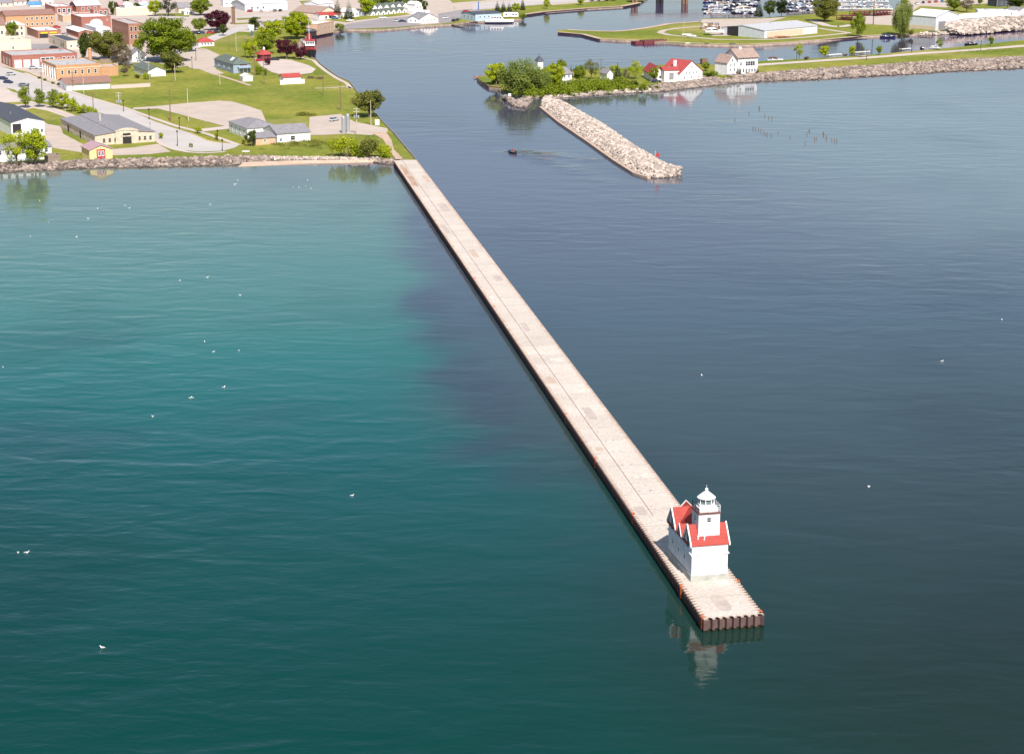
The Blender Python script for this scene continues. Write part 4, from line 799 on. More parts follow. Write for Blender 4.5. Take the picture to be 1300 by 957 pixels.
for (a, b_, dp, wl, rf2, rs, wm2, rm2, lb) in [((-4, 9), (16, 8.6), 10, 5, 'gx', 4, 'cream', 'grey_roof', 'cream house with grey roof in the top left corner'), ((18, 7), (34, 6.8), 10, 5, 'gx', 3.5, 'white', 'tan_roof', 'white house with tan roof left of the blue roofed shed'),
     ((54, 7), (68, 6.7), 9, 4, 'gx', 3, 'white', 'flatwhite', 'white low building just right of the blue roofed shed'), ((151, 10.5), (160, 10.2), 8, 4, 'gx', 3.5, 'darkrust', 'pink_roof', 'small dark red house left of the white gabled garage at the top'),
     ((159, 11), (171, 10.6), 8, 4.5, 'gy', 3.5, 'whitep', 'flatwhite', 'white gabled garage between two dark trees at the top'), ((181, 12), (194, 11.6), 9, 5.5, 'gy', 4, 'lightblue', 'flatwhite', 'pale blue house with white gable by the bright green tree at the top'),
     ((227, 17), (243, 16.6), 8, 7, 'gx', 6, 'cream', 'grey_roof', 'house with grey-brown roof left of the round dark green tree'), ((234, 19.5), (247, 19), 6, 5, 'gy', 3, 'whitep', 'flatwhite', 'small white porch house under the grey-brown roof at the top'),
     ((176, 5), (188, 4.7), 9, 3, 'gx', 3.5, 'white', 'pink_roof', 'small house with dark pink roof at the very top'), ((284, 9), (298, 8.6), 9, 8, 'flat', 0, 'whitep', 'flatwhite', 'small white building with blue window left of the long warehouse')]:
    B('town_house', 'house', lb, a, b_, dp, wl, rf2, rs, wm2, rm2, [('f', 2, .1, .9, .5, 1.0, 1.1)])
B('flat_cream_store', 'building', 'wide flat-roofed cream store behind the red brick garage at the left', (-30, 69), (39.5, 66.6), 20, 15, 'flat', 0, 'cream', 'cream', [('f', 1, .55, .8, .4, 1.0, 1.2)])
r, Wd, D, H, _ = B('fire_station', 'garage', 'red brick garage building with three white overhead doors and flat grey roof', (16, 86.5), (98.5, 81.8), (2, 81), 14.5, 'flat', 0, 'red_brick', 'flatgrey', [('f', 3, .44, .64, .62, 1.9, 1.5), ('f', 3, .76, .97, .62, 1.2, 1.5), ('f', 2, .62, .74, .55, 1.0, 1.2), ('l', 3, .1, .9, .4, 1.6, 2.6, 'cream')])
for i in range(3):
    mb = MB(); u = .035 + i*.135; mb.box(Wd*u, Wd*(u+.105), -.05, 0, 0, H*.66); mb.build('garage_door', M['metal_wall'] if i else M['whitep'], r)
r, Wd, D, H, _ = B('orange_brick_hall', 'building', 'orange brick hall with tall white columns and a pale flat roof', (72, 101.5), (128, 97.5), (54.5, 93.5), 17, 'flat', 0, 'orange_brick', 'flatgrey', [('f', 6, .06, .96, .52, 1.0, 1.7), ('l', 5, .08, .94, .45, .8, 3.2)])
mb = MB(); mb.box(-.12, Wd+.12, -.12, D+.12, H*.80, H*.85); mb.build('cornice', M['cream'], r)
for i in range(6):
    mb = MB(); u = D*(.06+i*.175); mb.box(-.5, -.12, u-.18, u+.18, 0, H*.8); mb.build('column', M['whitep'], r)
B('brick_annex', 'building', 'orange-brown brick annex behind the brown-roofed white building', (128.2, 97.5), (150.5, 95.8), 10, 11.5, 'flat', 0, 'orange_brick', 'flatgrey', ())
B('brown_roof_shop', 'building', 'white-walled building with shallow brown roof at the edge of the big lawn', (85, 115.5), (140, 112.3), 12, 10, 'gx', 5, 'whitep', 'brown_roof', [('l', 1, .2, .8, .4, 1.0, 1.2)], ov=.9)
B('gambrel_house', 'house', 'white barn-shaped house below the huge bright maple', (168, 78.6), (186, 77.8), 7, 9, 'gy', 7.5, 'whitep', 'grey_roof', [('f', 2, .1, .9, .5, .7, .8), ('f', 1, .3, .7, 1.25, .9, .9)])
r, Wd, D, H, _ = B('green_roof_house', 'house', 'low white house with dark green roof at the corner of the big lawn', (188, 98), (210.5, 96.8), (170, 91), 8, 'gy', 5, 'white', 'green_roof', [('l', 2, .1, .9, .5, 1.0, 1.0)])
p = at(114.8, 78.5); mb = MB(); h = hpx(16, 78); mb.lathe([(.95, 0), (.75, h*.97), (.9, h), (.9, h*1.03), (.5, h*1.1)], 12); tag(mb.build('brick_chimney', M['orange_brick'], None, p), 'tall round orange brick chimney beside the olive trees', 'chimney')
mb = MB(); mb.box(-.9, .9, -.9, .9, 0, hpx(21, 31)); mb.box(-1.1, 1.1, -1.1, 1.1, hpx(21, 31), hpx(22, 31)); tag(mb.build('brick_stack', M['pole'], None, at(296.5, 31)), 'square dark brick stack beside the purple tree', 'chimney')
def wallobj(name, cat, label, a, b_, h, m, t=.3):
    A = at(*a); d = at(*b_) - A; mb = MB(); mb.box(0, d.length, 0, t, 0, h); mb.box(-.04, d.length+.04, -.05, t+.05, h, h+.12); return tag(mb.build(name, M[m], None, A, math.atan2(d.y, d.x)), label, cat)
wallobj('retaining_wall', 'wall', 'long low pale wall along the top of the big lawn', (141, 113.2), (191, 110.3), 1.5, 'paleconc')
wallobj('board_fence', 'fence', 'grey board fence under the leafless brown tree', (127, 80.5), (163, 79), 1.9, 'wood', .12)
# --- harbour
r, Wd, D, H, _ = B('harbour_warehouse', 'warehouse', 'long white warehouse with white roof and cars parked before it', (311, 14.6), (365, 12.6), 26, 9.5, 'gx', 3, 'metal_wall', 'flatwhite', [('f', 3, .1, .5, .4, 1.2, 1.2)])
B('curved_roof_hall', 'hall', 'tan hall with long sloping pink-tan roof by the river bend', (372, 20), (404, 22.8), 16, 6, 'gx', 7, 'cream', 'tan_roof', ())
r, Wd, D, H, _ = B('red_front_shop', 'shop', 'low shop with red awning and white front near two big spruces', (406, 25.5), (433, 24.2), 8, 6.5, 'gx', 2.5, 'whitep', 'redroof2', [('f', 3, .2, .8, .4, 1.5, 1.5)])
mb = MB(); mb.slab([(Wd*.4, -1.5, H*.8), (Wd*.65, -1.5, H*.8), (Wd*.65, 0, H*1.1), (Wd*.4, 0, H*1.1)], .15); mb.build('awning', M['red_paint'], r)
r, Wd, D, H, _ = B('riverside_brick_building', 'building', 'tan brick two-storey building with white roof standing at the river edge', (403, 45.2), (424, 41.2), 15, 13.5, 'flat', 0, 'tan_brick', 'flatwhite', [('f', 5, .08, .92, .72, .8, 1.3), ('f', 4, .08, .92, .25, .8, 1.3)])
B('riverside_porch', 'building', 'dark blue-roofed open deck building left of the tan riverside building', (390, 46.5), (402, 45.4), 9, 6, 'shed', 3.5, 'dkdoor', 'slate', ())
for i, (x, y) in enumerate([(471, 20.6), (477.5, 20), (484, 19.4), (490.5, 18.8), (497, 18.1), (504, 17.3), (511, 16.6)]):
    B('motel_cottage', 'cottage', 'white gabled cottage in the front row by the harbour road, %s from the left' % ['first', 'second', 'third', 'fourth', 'fifth', 'sixth', 'seventh'][i], (x, y), (x+5.4, y-.4), 8, 3.8, 'gy', 3, 'whitep', 'green_roof', [('f', 1, .3, .7, .4, .9, 1.2)], group='front row of harbour cottages')
for i, (x, y) in enumerate([(473, 13.5), (480, 13), (488, 12.4), (496, 11.7), (504, 11), (512, 10.4)]):
    B('motel_cottage', 'cottage', 'white gabled cottage in the back row under the trees, %s from the left' % ['first', 'second', 'third', 'fourth', 'fifth', 'sixth'][i], (x, y), (x+5.4, y-.4), 8, 4, 'gy', 3, 'whitep', 'green_roof', (), group='back row of harbour cottages')
for (a, b_, dp, wl, rf2, rs, wm2, rm2, lb) in [((527, 14.4), (536, 13.8), 8, 9, 'gy', 3, 'whitep', 'flatwhite', 'tall narrow white house at the right end of the cottage rows'), ((524, 18.2), (545, 16.8), 6, 2.5, 'flat', 0, 'whitep', 'red_paint', 'low white strip building with a red end panel behind the gabled boathouse'),
     ((404, 14), (424, 12), 12, 9, 'gx', 3, 'metal_wall', 'flatwhite', 'grey-white two-storey building left of the two big spruces'), ((446, 22.5), (456, 21.5), 9, 7, 'gy', 4, 'whitep', 'flatwhite', 'white house right behind the two big spruces'), ((418, 19), (426, 18.4), 9, 5, 'gx', 4, 'greyblue', 'slate', 'grey house with dark roof tucked left of the spruces'),
     ((457, 20.5), (467, 19.8), 8, 5, 'gy', 3, 'greyblue', 'slate', 'blue-grey garage at the left end of the cottage rows'), ((543, 0), (556, -.6), 10, 4, 'gx', 3, 'whitep', 'flatwhite', 'white building at the top edge right of the cottages'),
     ((478, 4.6), (528, 2), 14, 3, 'gx', 6, 'greyblue', 'slate', 'long building with dark blue roof behind the harbour trees')]:
    B('harbour_house', 'house', lb, a, b_, dp, wl, rf2, rs, wm2, rm2, [('f', 2, .1, .9, .5, .9, 1.2)])
r, Wd, D, H, _ = B('gabled_boathouse', 'boathouse', 'white boathouse with grey gable roof and five small windows at the quay', (533.5, 30), (555.5, 28.8), 13, 6.5, 'gy', 6, 'whitep', 'grey_roof', [('f', 5, .08, .92, .55, .8, .9)])
B('boathouse_annex', 'boathouse', 'lower white annex with grey roof left of the gabled boathouse', (517.5, 29.2), (532, 30), 10, 6, 'gy', 3.5, 'white', 'grey_roof', [('f', 2, .1, .9, .5, .8, 1)])
B('blue_net_shed', 'shed', 'light blue waterside shed with dark flat roof behind the white boat', (603.5, 27.4), (636.5, 25.6), (583, 25), 9.5, 'gx', 1.6, 'lightblue', 'slate', [('l', 3, .1, .9, .5, 1.4, 1.4), ('f', 3, .1, .6, .55, 1.0, .9)])
# --- peninsula houses
r, Wd, D, H, _ = B('keepers_house', 'house', 'white two-storey house with grey roof half hidden by the yellow-green maple', (701, 110.5), (726, 107.5), 9, 15, 'gx', 7, 'white', 'grey_roof', [('f', 3, .3, .95, .75, .8, 1.2), ('f', 3, .3, .95, .3, .8, 1.2), ('r', 2, .1, .9, .6, .8, 1.2)], chim=[(.45, .5, .9, .9, 'darkrust')])
B('house_porch', 'annex', 'low white porch wing in front of the half hidden white house', (699.5, 113), (712, 112), 4, 6, 'gx', 2.5, 'white', 'flatwhite', [('f', 3, .1, .9, .5, .7, 1.0)])
r, Wd, D, H, _ = B('bell_tower', 'tower', 'white tower with dark pointed roof rising behind the large willow', (682.8, 104), (689.3, 103.6), 2.2, 25, 'flat', 0, 'whitep', 'whitep', ())
mb = MB(); hh = hpx(8, 103); o_ = .5; mb.grid([(-o_, -o_, H+.3), (Wd+o_, -o_, H+.3), (Wd+o_, D+o_, H+.3), (-o_, D+o_, H+.3), (Wd/2, D/2, H+hh)], [(0, 1, 4), (1, 2, 4), (2, 3, 4), (3, 0, 4), (3, 2, 1, 0)]); mb.tube((Wd/2, D/2, H+hh), (Wd/2, D/2, H+hh+.8), .06); mb.build('spire', M['slate'], r)
B('small_grey_shed', 'shed', 'small white shed with grey roof between bare trees on the peninsula', (770.5, 102), (778, 101.5), 6, 9, 'gy', 4.5, 'white', 'grey_roof', ())
B('red_roof_cottage', 'house', 'white cottage with red roof behind a round green tree, left of the barn-like house', (827, 103.3), (842.5, 103), 16, 10, 'gy', 9, 'white', 'redroof2', [('f', 2, .1, .9, .5, .9, 1.2)])
B('red_roof_link', 'house', 'white middle wing with low red roof joining the red-roofed houses', (843, 104.2), (862.5, 103.6), 8, 15, 'gx', 3, 'white', 'redroof2', [('f', 1, .35, .6, .45, 2.2, 3.2, 'whitep', 'grey_roof', 'panel')])
B('red_roof_barn_house', 'house', 'largest white house with steep red roof, white chimney and rows of small windows', (863, 104), (891.5, 100.8), 12, 11.5, 'gy', 14, 'white', 'redroof2', [('f', 5, .12, .9, .35, .6, .9), ('f', 4, .2, .82, .85, .6, .9), ('f', 1, .4, .6, 1.5, .6, .7)], chim=[(.2, .5, -.2, 1.1, 'whitep')])
r, Wd, D, H, _ = B('tall_white_house', 'house', 'tall white three-storey house with tan hipped roof beside the peninsula road', (936.5, 95.5), (961.5, 94), 11, 23, 'gx', 9, 'white', 'tan_roof', [('f', 6, .06, .94, .90, .6, .8), ('f', 4, .38, .86, .60, 1.1, 1.9), ('f', 1, .05, .25, .60, .8, 1.4), ('f', 6, .06, .94, .22, .8, 1.4), ('r', 2, .1, .9, .6, .7, 1.1)], chim=[(.4, .5, .4, 1.3, 'whitep')], ov=.7)
B('tall_house_wing', 'house', 'gabled white side wing of three storeys left of the tall white house', (923, 97.5), (936, 96.2), 8, 18, 'gy', 9, 'white', 'tan_roof', [('f', 2, .15, .9, .8, .7, 1.2), ('f', 2, .15, .9, .45, .7, 1.2), ('f', 1, .3, .7, 1.12, .7, 1.1)])
B('tall_house_sunroom', 'annex', 'low white sunroom with grey glazing left of the tall white house', (907.5, 93), (921, 96.3), 6, 11, 'flat', 0, 'white', 'flatwhite', [('f', 1, .12, .88, .5, 4.2, 2.2, 'whitep', 'galv')])
wallobj('board_hut', 'hut', 'small dark brown boxy hut at the channel edge behind the round shrub', (891.5, 82.5), (898, 82.2), 2.6, 'pole', 2.2)
# --- island & boatyard
r, Wd, D, H, _ = B('boat_storage', 'warehouse', 'large pale metal boat storage hall with dark open doorway on the island', (970, 49.3), (1037.5, 42.6), (916, 44.3), 10.5, 'gx', 4.2, 'metal_wall', 'metal_roof', (), ov=.3)
mb = MB(); mb.box(-.08, 0, D*.60, D*.86, 0, H*1.15); mb.build('doorway', M['dkdoor'], r)
mb = MB(); mb.box(Wd*.05, Wd*.72, -.06, 0, H*.1, H*.78); mb.build('cladding_panel', M['tan_panel'], r)
r, Wd, D, H, _ = B('white_boat_shed', 'shed', 'white metal boat shed with grey side wall beside the stone blocks', (1187.5, 39.4), (1217, 37.6), (1154, 36.5), 18, 'gy', 6.5, 'metal_wall', 'flatwhite', (), face='s')
mb = MB(); mb.box(Wd*.12, Wd*.42, -.06, 0, 0, H*.62); mb.build('doorway', M['grey_roof'], r)
mb = MB(); mb.box(-.07, 0, D*.02, D*.98, .2, H*.3); mb.build('cladding_panel', M['tan_panel'], r)
B('long_white_shed', 'shed', 'long low white-roofed shed stretching behind the stone blocks', (1201, 31), (1279, 25.5), 14, 6, 'gx', 4, 'metal_wall', 'flatwhite', ())
B('white_trailer_office', 'building', 'white modular building with lavender fascia under the dark trees', (1241, 21), (1292, 21.3), 9, 7, 'flat', 0, 'whitep', 'flatwhite', [('f', 4, .1, .95, .5, 1.0, .9)], side_wm='purple_roof')
B('corner_lavender_house', 'house', 'pale lavender house cut by the right edge of the picture', (1291.5, 21), (1306, 20), 9, 7, 'gy', 4, 'purple_roof', 'grey_roof', ())
B('dark_garage_back', 'building', 'dark grey building among the trees at the top right', (1266, 9), (1290, 8), 10, 8, 'flat', 0, 'slate', 'slate', [('f', 3, .1, .9, .5, 1.2, 1.4, 'greyblue')])
# rusty racks
def rack(px0, py0, px1, py1, dep, h, label, grp):
    A = at(px0, py0); d = at(px1, py1) - A; Lx = d.length; r = empty('steel_rack', A, math.atan2(d.y, d.x)); tag(r, label, 'rack', grp)
    mb = MB(); n = max(3, int(Lx/3)); H = hpx(h, py0)
    for i in range(n+1):
        for y in (0, dep): mb.box(Lx*i/n-.15, Lx*i/n+.15, y-.15, y+.15, 0, H)
    mb.build('posts', M['darkrust'], r)
    mb = MB()
    for z in (.25, .55, .98):
        for y in (0, dep): mb.box(0, Lx, y-.12, y+.12, H*z-.25, H*z)
        mb.box(.1, Lx-.1, .15, dep-.15, H*z-.12, H*z-.05)
    mb.build('shelves', M['darkrust'], r)
rack(1062, 25.5, 1082, 27, 5, 6, 'dark red steel rack lying left of the leafy tree by the boatyard', 'red steel racks')
rack(1084, 21.5, 1110, 20.5, 5, 6, 'middle dark red steel rack behind the tall black lamp post', 'red steel racks')
rack(1112, 21.2, 1134, 19.5, 5, 6, 'dark red steel rack at the right, by the feathery tree', 'red steel racks')
mb = MB(); rng = np.random.default_rng(5)
A = at(978, 49.8); Bq = at(1003, 47.5)
for k in range(26):
    t = rng.random(); p = A.lerp(Bq, t); h = .35 + .9*(1-abs(t-.5)*1.6)*rng.random(); c_, s_ = math.cos(rng.uniform(-.6, .2)), .3
    mb.tube((p.x-1.6, p.y+rng.uniform(-1, 1), G+h), (p.x+1.6, p.y+rng.uniform(-1, 1), G+h+rng.uniform(-.3, .3)), .22)
tag(mb.build('timber_pile', mat('orange_timber', (.42, .20, .12), .9, .3, 1, island=.3)), 'heap of orange-brown timbers against the boat storage hall', 'timber pile')
# sea walls, quay, barge, docks, bridge
def seawall(name, line, z, h, label, m='rust', cap=True):
    Q, Ln = resample([at(x, y, 0).to_tuple() for x, y in line], 2); Q = []; 
    for a, b_ in zip(line, line[1:]):
        A_, B_ = at(*a, 0), at(*b_, 0); n = max(2, int((B_-A_).length/.8)); nn_ = Vector((B_.y-A_.y, A_.x-B_.x, 0)).normalized()
        for i in range(n): Q.append(A_.lerp(B_, i/n) + nn_ * (.2 if (i // 2) % 2 else 0))
    Q.append(at(*line[-1], 0)); mb = MB()
    for p, q_ in zip(Q, Q[1:]):
        mb.poly([(p.x, p.y, z), (q_.x, q_.y, z), (q_.x, q_.y, z+h), (p.x, p.y, z+h)])
        mb.poly([(p.x, p.y, z+h), (q_.x, q_.y, z+h), (q_.x, q_.y+.6, z+h), (p.x, p.y+.6, z+h)], 1)
    return tag(mb.build(name, [M[m], M['cap']]), label, 'sea wall')
seawall('sea_wall', [(1206, 43.3), (1228, 44.8), (1260, 41.6), (1300, 38.2), (1480, 27)], -1.2, 2.25, 'dark rusty sheet pile wall holding back the pale stone blocks')
seawall('sea_wall', [(605.5, 101.5), (612, 107.5), (620, 113), (637, 115)], -1.2, 2.6, 'dark rusty sheet pile wall at the wooded tip of the peninsula', 'darkrust')
seawall('quay_wall', [(440, 38.5), (480, 39), (500, 37.5), (535, 34), (560, 32.3), (580, 31.4)], -1.2, 2.3, 'stained timber and steel quay along the harbour road', 'rust')
seawall('quay_wall', [(384, 53.4), (398, 47.2), (425, 41.8), (440, 38.9)], -1.2, 2.3, 'curving brown quay wall below the tan riverside building', 'rust')
seawall('quay_wall', [(500.5, 207.5), (500.7, 203.8)], -1.2, 2.6, 'short end of quay where the pier meets the beach', 'rust')
seawall('canal_wall', [(385, 71.5), (402, 77.5), (406, 82.5), (415, 89.5), (429, 99.5), (444, 105.5), (453, 118.5), (469, 137.5), (486, 156.8), (501, 172.6), (515.5, 190), (527.6, 204.3)], -1.2, 2.2, 'low steel and stone canal wall running from the tug to the pier', 'palepole')
def dock(line, w, label, posts=True, z=.7, grp=None, name='dock', m='wood'):
    A = at(*line[0], 0); B_ = at(*line[1], 0); d = B_ - A; r = empty(name, (A.x, A.y, 0), math.atan2(d.y, d.x)); tag(r, label, 'dock', grp)
    mb = MB(); n = max(2, int(d.length/1.2))
    for i in range(n): mb.box(d.length*i/n+.03, d.length*(i+1)/n-.03, -w/2, w/2, z-.12, z)
    mb.box(0, d.length, -w/2+.1, -w/2+.25, z-.35, z-.13); mb.box(0, d.length, w/2-.25, w/2-.1, z-.35, z-.13); mb.build('planking', M[m], r)
    if posts:
        for i in range(max(2, min(7, int(d.length/5)))):
            for s in (-1, 1): k = max(2, min(7, int(d.length/5))); x = d.length*i/(k-1); mb = MB(); mb.tube((x, s*(w/2+.12), -1), (x, s*(w/2+.12), z+.7), .14); mb.build('pile', M['pole'], r)
    return r
dock([(583, 29.8), (620, 28.6)], 3, 'long brown dock along the front of the blue shed'); dock([(571, 32), (587, 34.8)], 2.4, 'short dark dock jutting from the quay corner'); dock([(592, 31.2), (608, 32.3)], 2, 'short low dock jutting toward the river beside the blue shed')
dock([(1006, 55.7), (1042, 53)], 1.5, 'narrow dock along the island shore right of the storage hall'); dock([(605, 100), (613, 99)], 3, 'small reddish railed platform at the peninsula tip', m='orange_paint')
dock([(1050, 71.5), (1068, 70.2)], 1.6, 'thin white floating dock behind the two round saplings', m='whitep'); dock([(1084, 68.2), (1104, 66.8)], 1.5, 'white railed dock right of the yellow sapling', m='whitep')
dock([(1143, 64.2), (1156, 63)], 1.5, 'thin pale dock beside the lamp post on the channel', m='whitep'); dock([(1167, 46.5), (1182, 47.5)], 2.2, 'grey plank dock near the feathery tree', m='wood')
for i, x in enumerate([903, 925, 948]): dock([(x, 21.5), (x+18, 21)] , 1.5, 'marina finger dock, %s from the left' % ['first', 'second', 'third'][i], grp='marina finger docks')
dock([(1000, 18.6), (1040, 15.4)], 2, 'long marina walkway behind the dark trees')
A = at(807, 56.5, 0); d = at(846, 54.5, 0) - A; r = empty('steel_barge', (A.x, A.y, 0), math.atan2(d.y, d.x)); tag(r, 'long dark red rusty barge moored along the island shore', 'barge')
mb = MB(); mb.box(0, d.length*.24, 0, 5, -.4, 1.2); mb.box(d.length*.27, d.length, -.3, 5, -.4, 1.5); mb.build('hull', M['darkrust'], r)
mb = MB(); mb.box(d.length*.27+.1, d.length-.1, -.2, 4.9, 1.5, 1.56); mb.build('deck', M['rust'], r)
for i in range(8): mb = MB(); x = d.length*(.28+.1*i); mb.box(x, x+.3, -.25, .05, 1.56, 2.2); mb.build('bollard', M['darkrust'], r)
r = empty('road_bridge', at(870, -4, 0)); r.rotation_euler = (0, 0, 0); tag(r, 'dark piers and deck of the road bridge crossing the river at the top', 'bridge')
o0 = at(870, -4, 0)
for (x, w_) in ((838, 9), (870, 7.5), (806, 8)):
    p = at(x, 5.5, 0) - o0; mb = MB(); ww = w_*mpp(5)/2
    for s in (-.55, .55): mb.box(p.x+ww*s-ww*.42, p.x+ww*s+ww*.42, p.y, p.y+9, -1.5, 6.2)
    mb.box(p.x-ww*1.1, p.x+ww*1.1, p.y-.5, p.y+9.5, 6.2, 7.2); mb.build('pier', M['dark'] if x == 838 else M['pole'], r)
a = at(800, 5.5, 0) - o0; c = at(896, 5.5, 0) - o0
mb = MB(); mb.box(a.x, c.x, a.y-.3, a.y+9.3, 7.2, 8.3); mb.build('deck', M['flatgrey'], r); mb = MB(); mb.box(a.x, c.x, a.y-.3, a.y, 8.3, 9.2); mb.box(a.x, c.x, a.y+9, a.y+9.3, 8.3, 9.2); mb.build('railing', M['flatgrey'], r)
# ---------------------------------------------------------------- trees
def leafcloud(rng, lobes, nl, ls, flat=.5):
    """leaf-sized faces through the volume of many small lobes; lobes: (x,y,z,rx,rz)"""
    Ls = np.array(lobes); wgt = Ls[:, 3] ** 2; wgt = wgt / wgt.sum(); idx = rng.choice(len(Ls), nl, p=wgt)
    d = rng.normal(size=(nl, 3)); d /= np.linalg.norm(d, axis=1)[:, None]
    rad = rng.random(nl) ** .35
    c = Ls[idx][:, :3] + d * rad[:, None] * Ls[idx][:, [3, 3, 4]]
    nrm = d * .8 + rng.normal(size=(nl, 3)) * .6 + np.array([0, 0, .35]); nrm /= np.linalg.norm(nrm, axis=1)[:, None]
    t = np.cross(nrm, rng.normal(size=(nl, 3))); t /= np.linalg.norm(t, axis=1)[:, None]; b_ = np.cross(nrm, t)
    s = (ls * rng.uniform(.6, 1.3, nl))[:, None]
    V = np.stack([c - t*s, c - b_*s*.7, c + t*s, c + b_*s*.7], 1).reshape(-1, 3)
    return V
def limb(mb, p, q, r0, r1): mb.tube(p, q, r0, r1, 6)
TREE = {}
def treeproto(kind, seed):
    key = (kind, seed)
    if key in TREE: return TREE[key]
    rng = np.random.default_rng(seed*17 + len(kind)); mb = MB(); lob = []
    if kind in ('round', 'big', 'sparse', 'willow', 'tall'):
        zt = {'round': .13, 'big': .07, 'sparse': .18, 'willow': .04, 'tall': .10}[kind]
        nlob = {'round': 36, 'big': 84, 'sparse': 24, 'willow': 80, 'tall': 24}[kind]
        limb(mb, (0, 0, -.02), (.01, 0, zt+.12), .032, .022)
        cz = (1+zt)/2 if kind != 'willow' else .52; hz_ = (1-zt)/2
        for i in range(nlob):
            for _ in range(30):
                p = rng.uniform(-1, 1, 3); q_ = np.linalg.norm(p)
                if .2 < q_ < .9: break
            x, y, z = p[0]*.5, p[1]*.5, cz + p[2]*hz_
            if kind in ('round', 'big', 'tall'): k = 1 - .35*max(0, -p[2]); x *= k; y *= k
            rr = rng.uniform(.11, .18) if kind != 'big' else rng.uniform(.075, .135)
            if kind == 'willow': lob.append((x, y, z, rr*.75, rr*1.4))
            else: lob.append((x, y, z, rr, rr*(.75 if kind != 'tall' else 1)))
            if i % 2 == 0: limb(mb, (.01, 0, zt + rng.uniform(0, .22)), (x, y, z), .013, .004)
        nl = {'round': 4600, 'big': 16000, 'sparse': 2600, 'willow': 15000, 'tall': 4200}[kind]; ls = {'round': .027, 'big': .0165, 'sparse': .021, 'willow': .0155, 'tall': .028}[kind]
    elif kind == 'conifer':
        limb(mb, (0, 0, -.02), (0, 0, .97), .03, .004)
        for k in range(15):
            z = .08 + .9*k/15; r = .47*(1 - z)**.85 + .02; n = max(3, int(9*(1-z)) + 2)
            for j in range(n):
                a = 2*math.pi*(j + rng.random()*.6)/n; lob.append((math.cos(a)*r*.62, math.sin(a)*r*.62, z - .02, r*.42, .035))
        nl = 3200; ls = .019
    elif kind == 'bush':
        limb(mb, (0, 0, -.02), (0, 0, .4), .03, .01)
        for i in range(14):
            a = rng.uniform(0, 6.28); q_ = rng.random()**.5*.36; lob.append((math.cos(a)*q_, math.sin(a)*q_, rng.uniform(.25, .72)*(1-q_*.6), .17, .25))
            if i % 3 == 0: limb(mb, (0, 0, 0), lob[-1][:3], .018, .006)
        nl = 1900; ls = .03
    elif kind == 'column':
        limb(mb, (0, 0, -.02), (0, 0, .8), .03, .008)
        for i in range(22):
            z = .2 + .74*i/22; r = .34*math.sin(math.pi*min(1, (z-.1)/.92))**.6; a = rng.uniform(0, 6.28); lob.append((math.cos(a)*r*.5, math.sin(a)*r*.5, z, r*.62+.03, .09))
        nl = 2400; ls = .026
    V = leafcloud(rng, lob, nl, ls); me = bpy.data.meshes.new('crown')
    me.from_pydata(V.tolist(), [], [(4*i, 4*i+1, 4*i+2, 4*i+3) for i in range(nl)]); me.materials.append(LEAF['green'])
    TREE[key] = (mb.mesh('trunk', M['bark']), me); return TREE[key]
NM = {'conifer': ('conifer_tree', 'tree'), 'bush': ('shrub', 'shrub')}
CROWNS = {}
def tree(kind, px, py, hp, wp, col, label, seed=None, group=None, name=None):
    seed = (int(px*3 + py) % 3) if seed is None else seed
    tm, cm = treeproto(kind, seed); nm, cat = NM.get(kind, ('broadleaf_tree', 'tree'))
    key = (kind, seed, col)
    if key not in CROWNS:
        c = cm.copy(); c.name = 'crown'; c.materials.clear(); c.materials.append(LEAF[col]); CROWNS[key] = c
    p = at(px, py); r = empty(name or nm, p, random.uniform(0, 6.28)); tag(r, label, cat, group)
    h = hpx(hp, py); w_ = wp * mpp(py); w_ = w_ / {'conifer': .88, 'bush': .95, 'column': .66}.get(kind, .96); r.scale = (w_, w_, h)
    link('trunk', tm, r); link('crown', CROWNS[key], r); return r
T = tree
# shore, left
T('sparse', 22, 211.5, 50, 36, 'bright', 'thin-leaved tree with pale forked trunk in front of the white shore house', 1); T('round', 45, 210, 46, 36, 'bright', 'fuller yellow-green tree right of the forked one by the deck enclosure', 2)
for i, (x, y, h, w_, k) in enumerate([(32.5, 137.5, 29, 16, 'column'), (51, 136.5, 25, 15, 'column'), (68, 137.5, 25, 16, 'column'), (80, 139, 22, 18, 'round'), (92, 142, 22, 20, 'bush'), (105, 144, 17, 17, 'bush'), (114, 145, 12, 13, 'bush'), (121, 147, 11, 9, 'bush')]):
    T(k, x, y, h, w_, 'green' if i < 3 else 'bright', ['first', 'second', 'third', 'fourth', 'fifth', 'sixth', 'seventh', 'eighth'][i] + ' tree from the left in the row between lane and lakefront street', i % 3)
T('round', 204.5, 176.5, 8, 7, 'bright', 'tiny sapling at the corner of the stone garage'); T('bush', 242.6, 187.5, 7, 6, 'green', 'tiny round sapling standing inside the turning circle'); T('round', 251.5, 169.5, 9, 9, 'bright', 'small sapling on the verge where the hall path meets the street')
T('tall', 274.5, 177.5, 10, 6, 'bright', 'slim sapling beside a lamp post on the turning circle verge'); T('tall', 319.5, 186, 21, 15, 'dark', 'young dark green tree on the grass left of the brick annex', 1); T('bush', 309, 183, 7, 7, 'olive', 'low shrub left of the young dark green tree')
T('sparse', 422, 199, 26, 11, 'bright', 'slim sparse tree at the left end of the beach grove'); T('bush', 442, 199.5, 31, 36, 'bright', 'wide yellow-green shrub tree in the middle of the beach grove', 0); T('bush', 468, 201, 32, 32, 'olive', 'tallest shrub tree of the beach grove', 1); T('bush', 486, 200, 25, 26, 'bright', 'shrub tree at the right end of the beach grove beside the pier path', 2)
T('round', 469, 149, 37, 40, 'olive', 'round olive tree alone at the canal edge', 0); T('bush', 455, 200.5, 24, 24, 'green', 'green shrub between the two largest shrub trees of the beach grove'); T('bush', 428, 187, 10, 14, 'green', 'low green shrub behind the slim sparse beach tree')
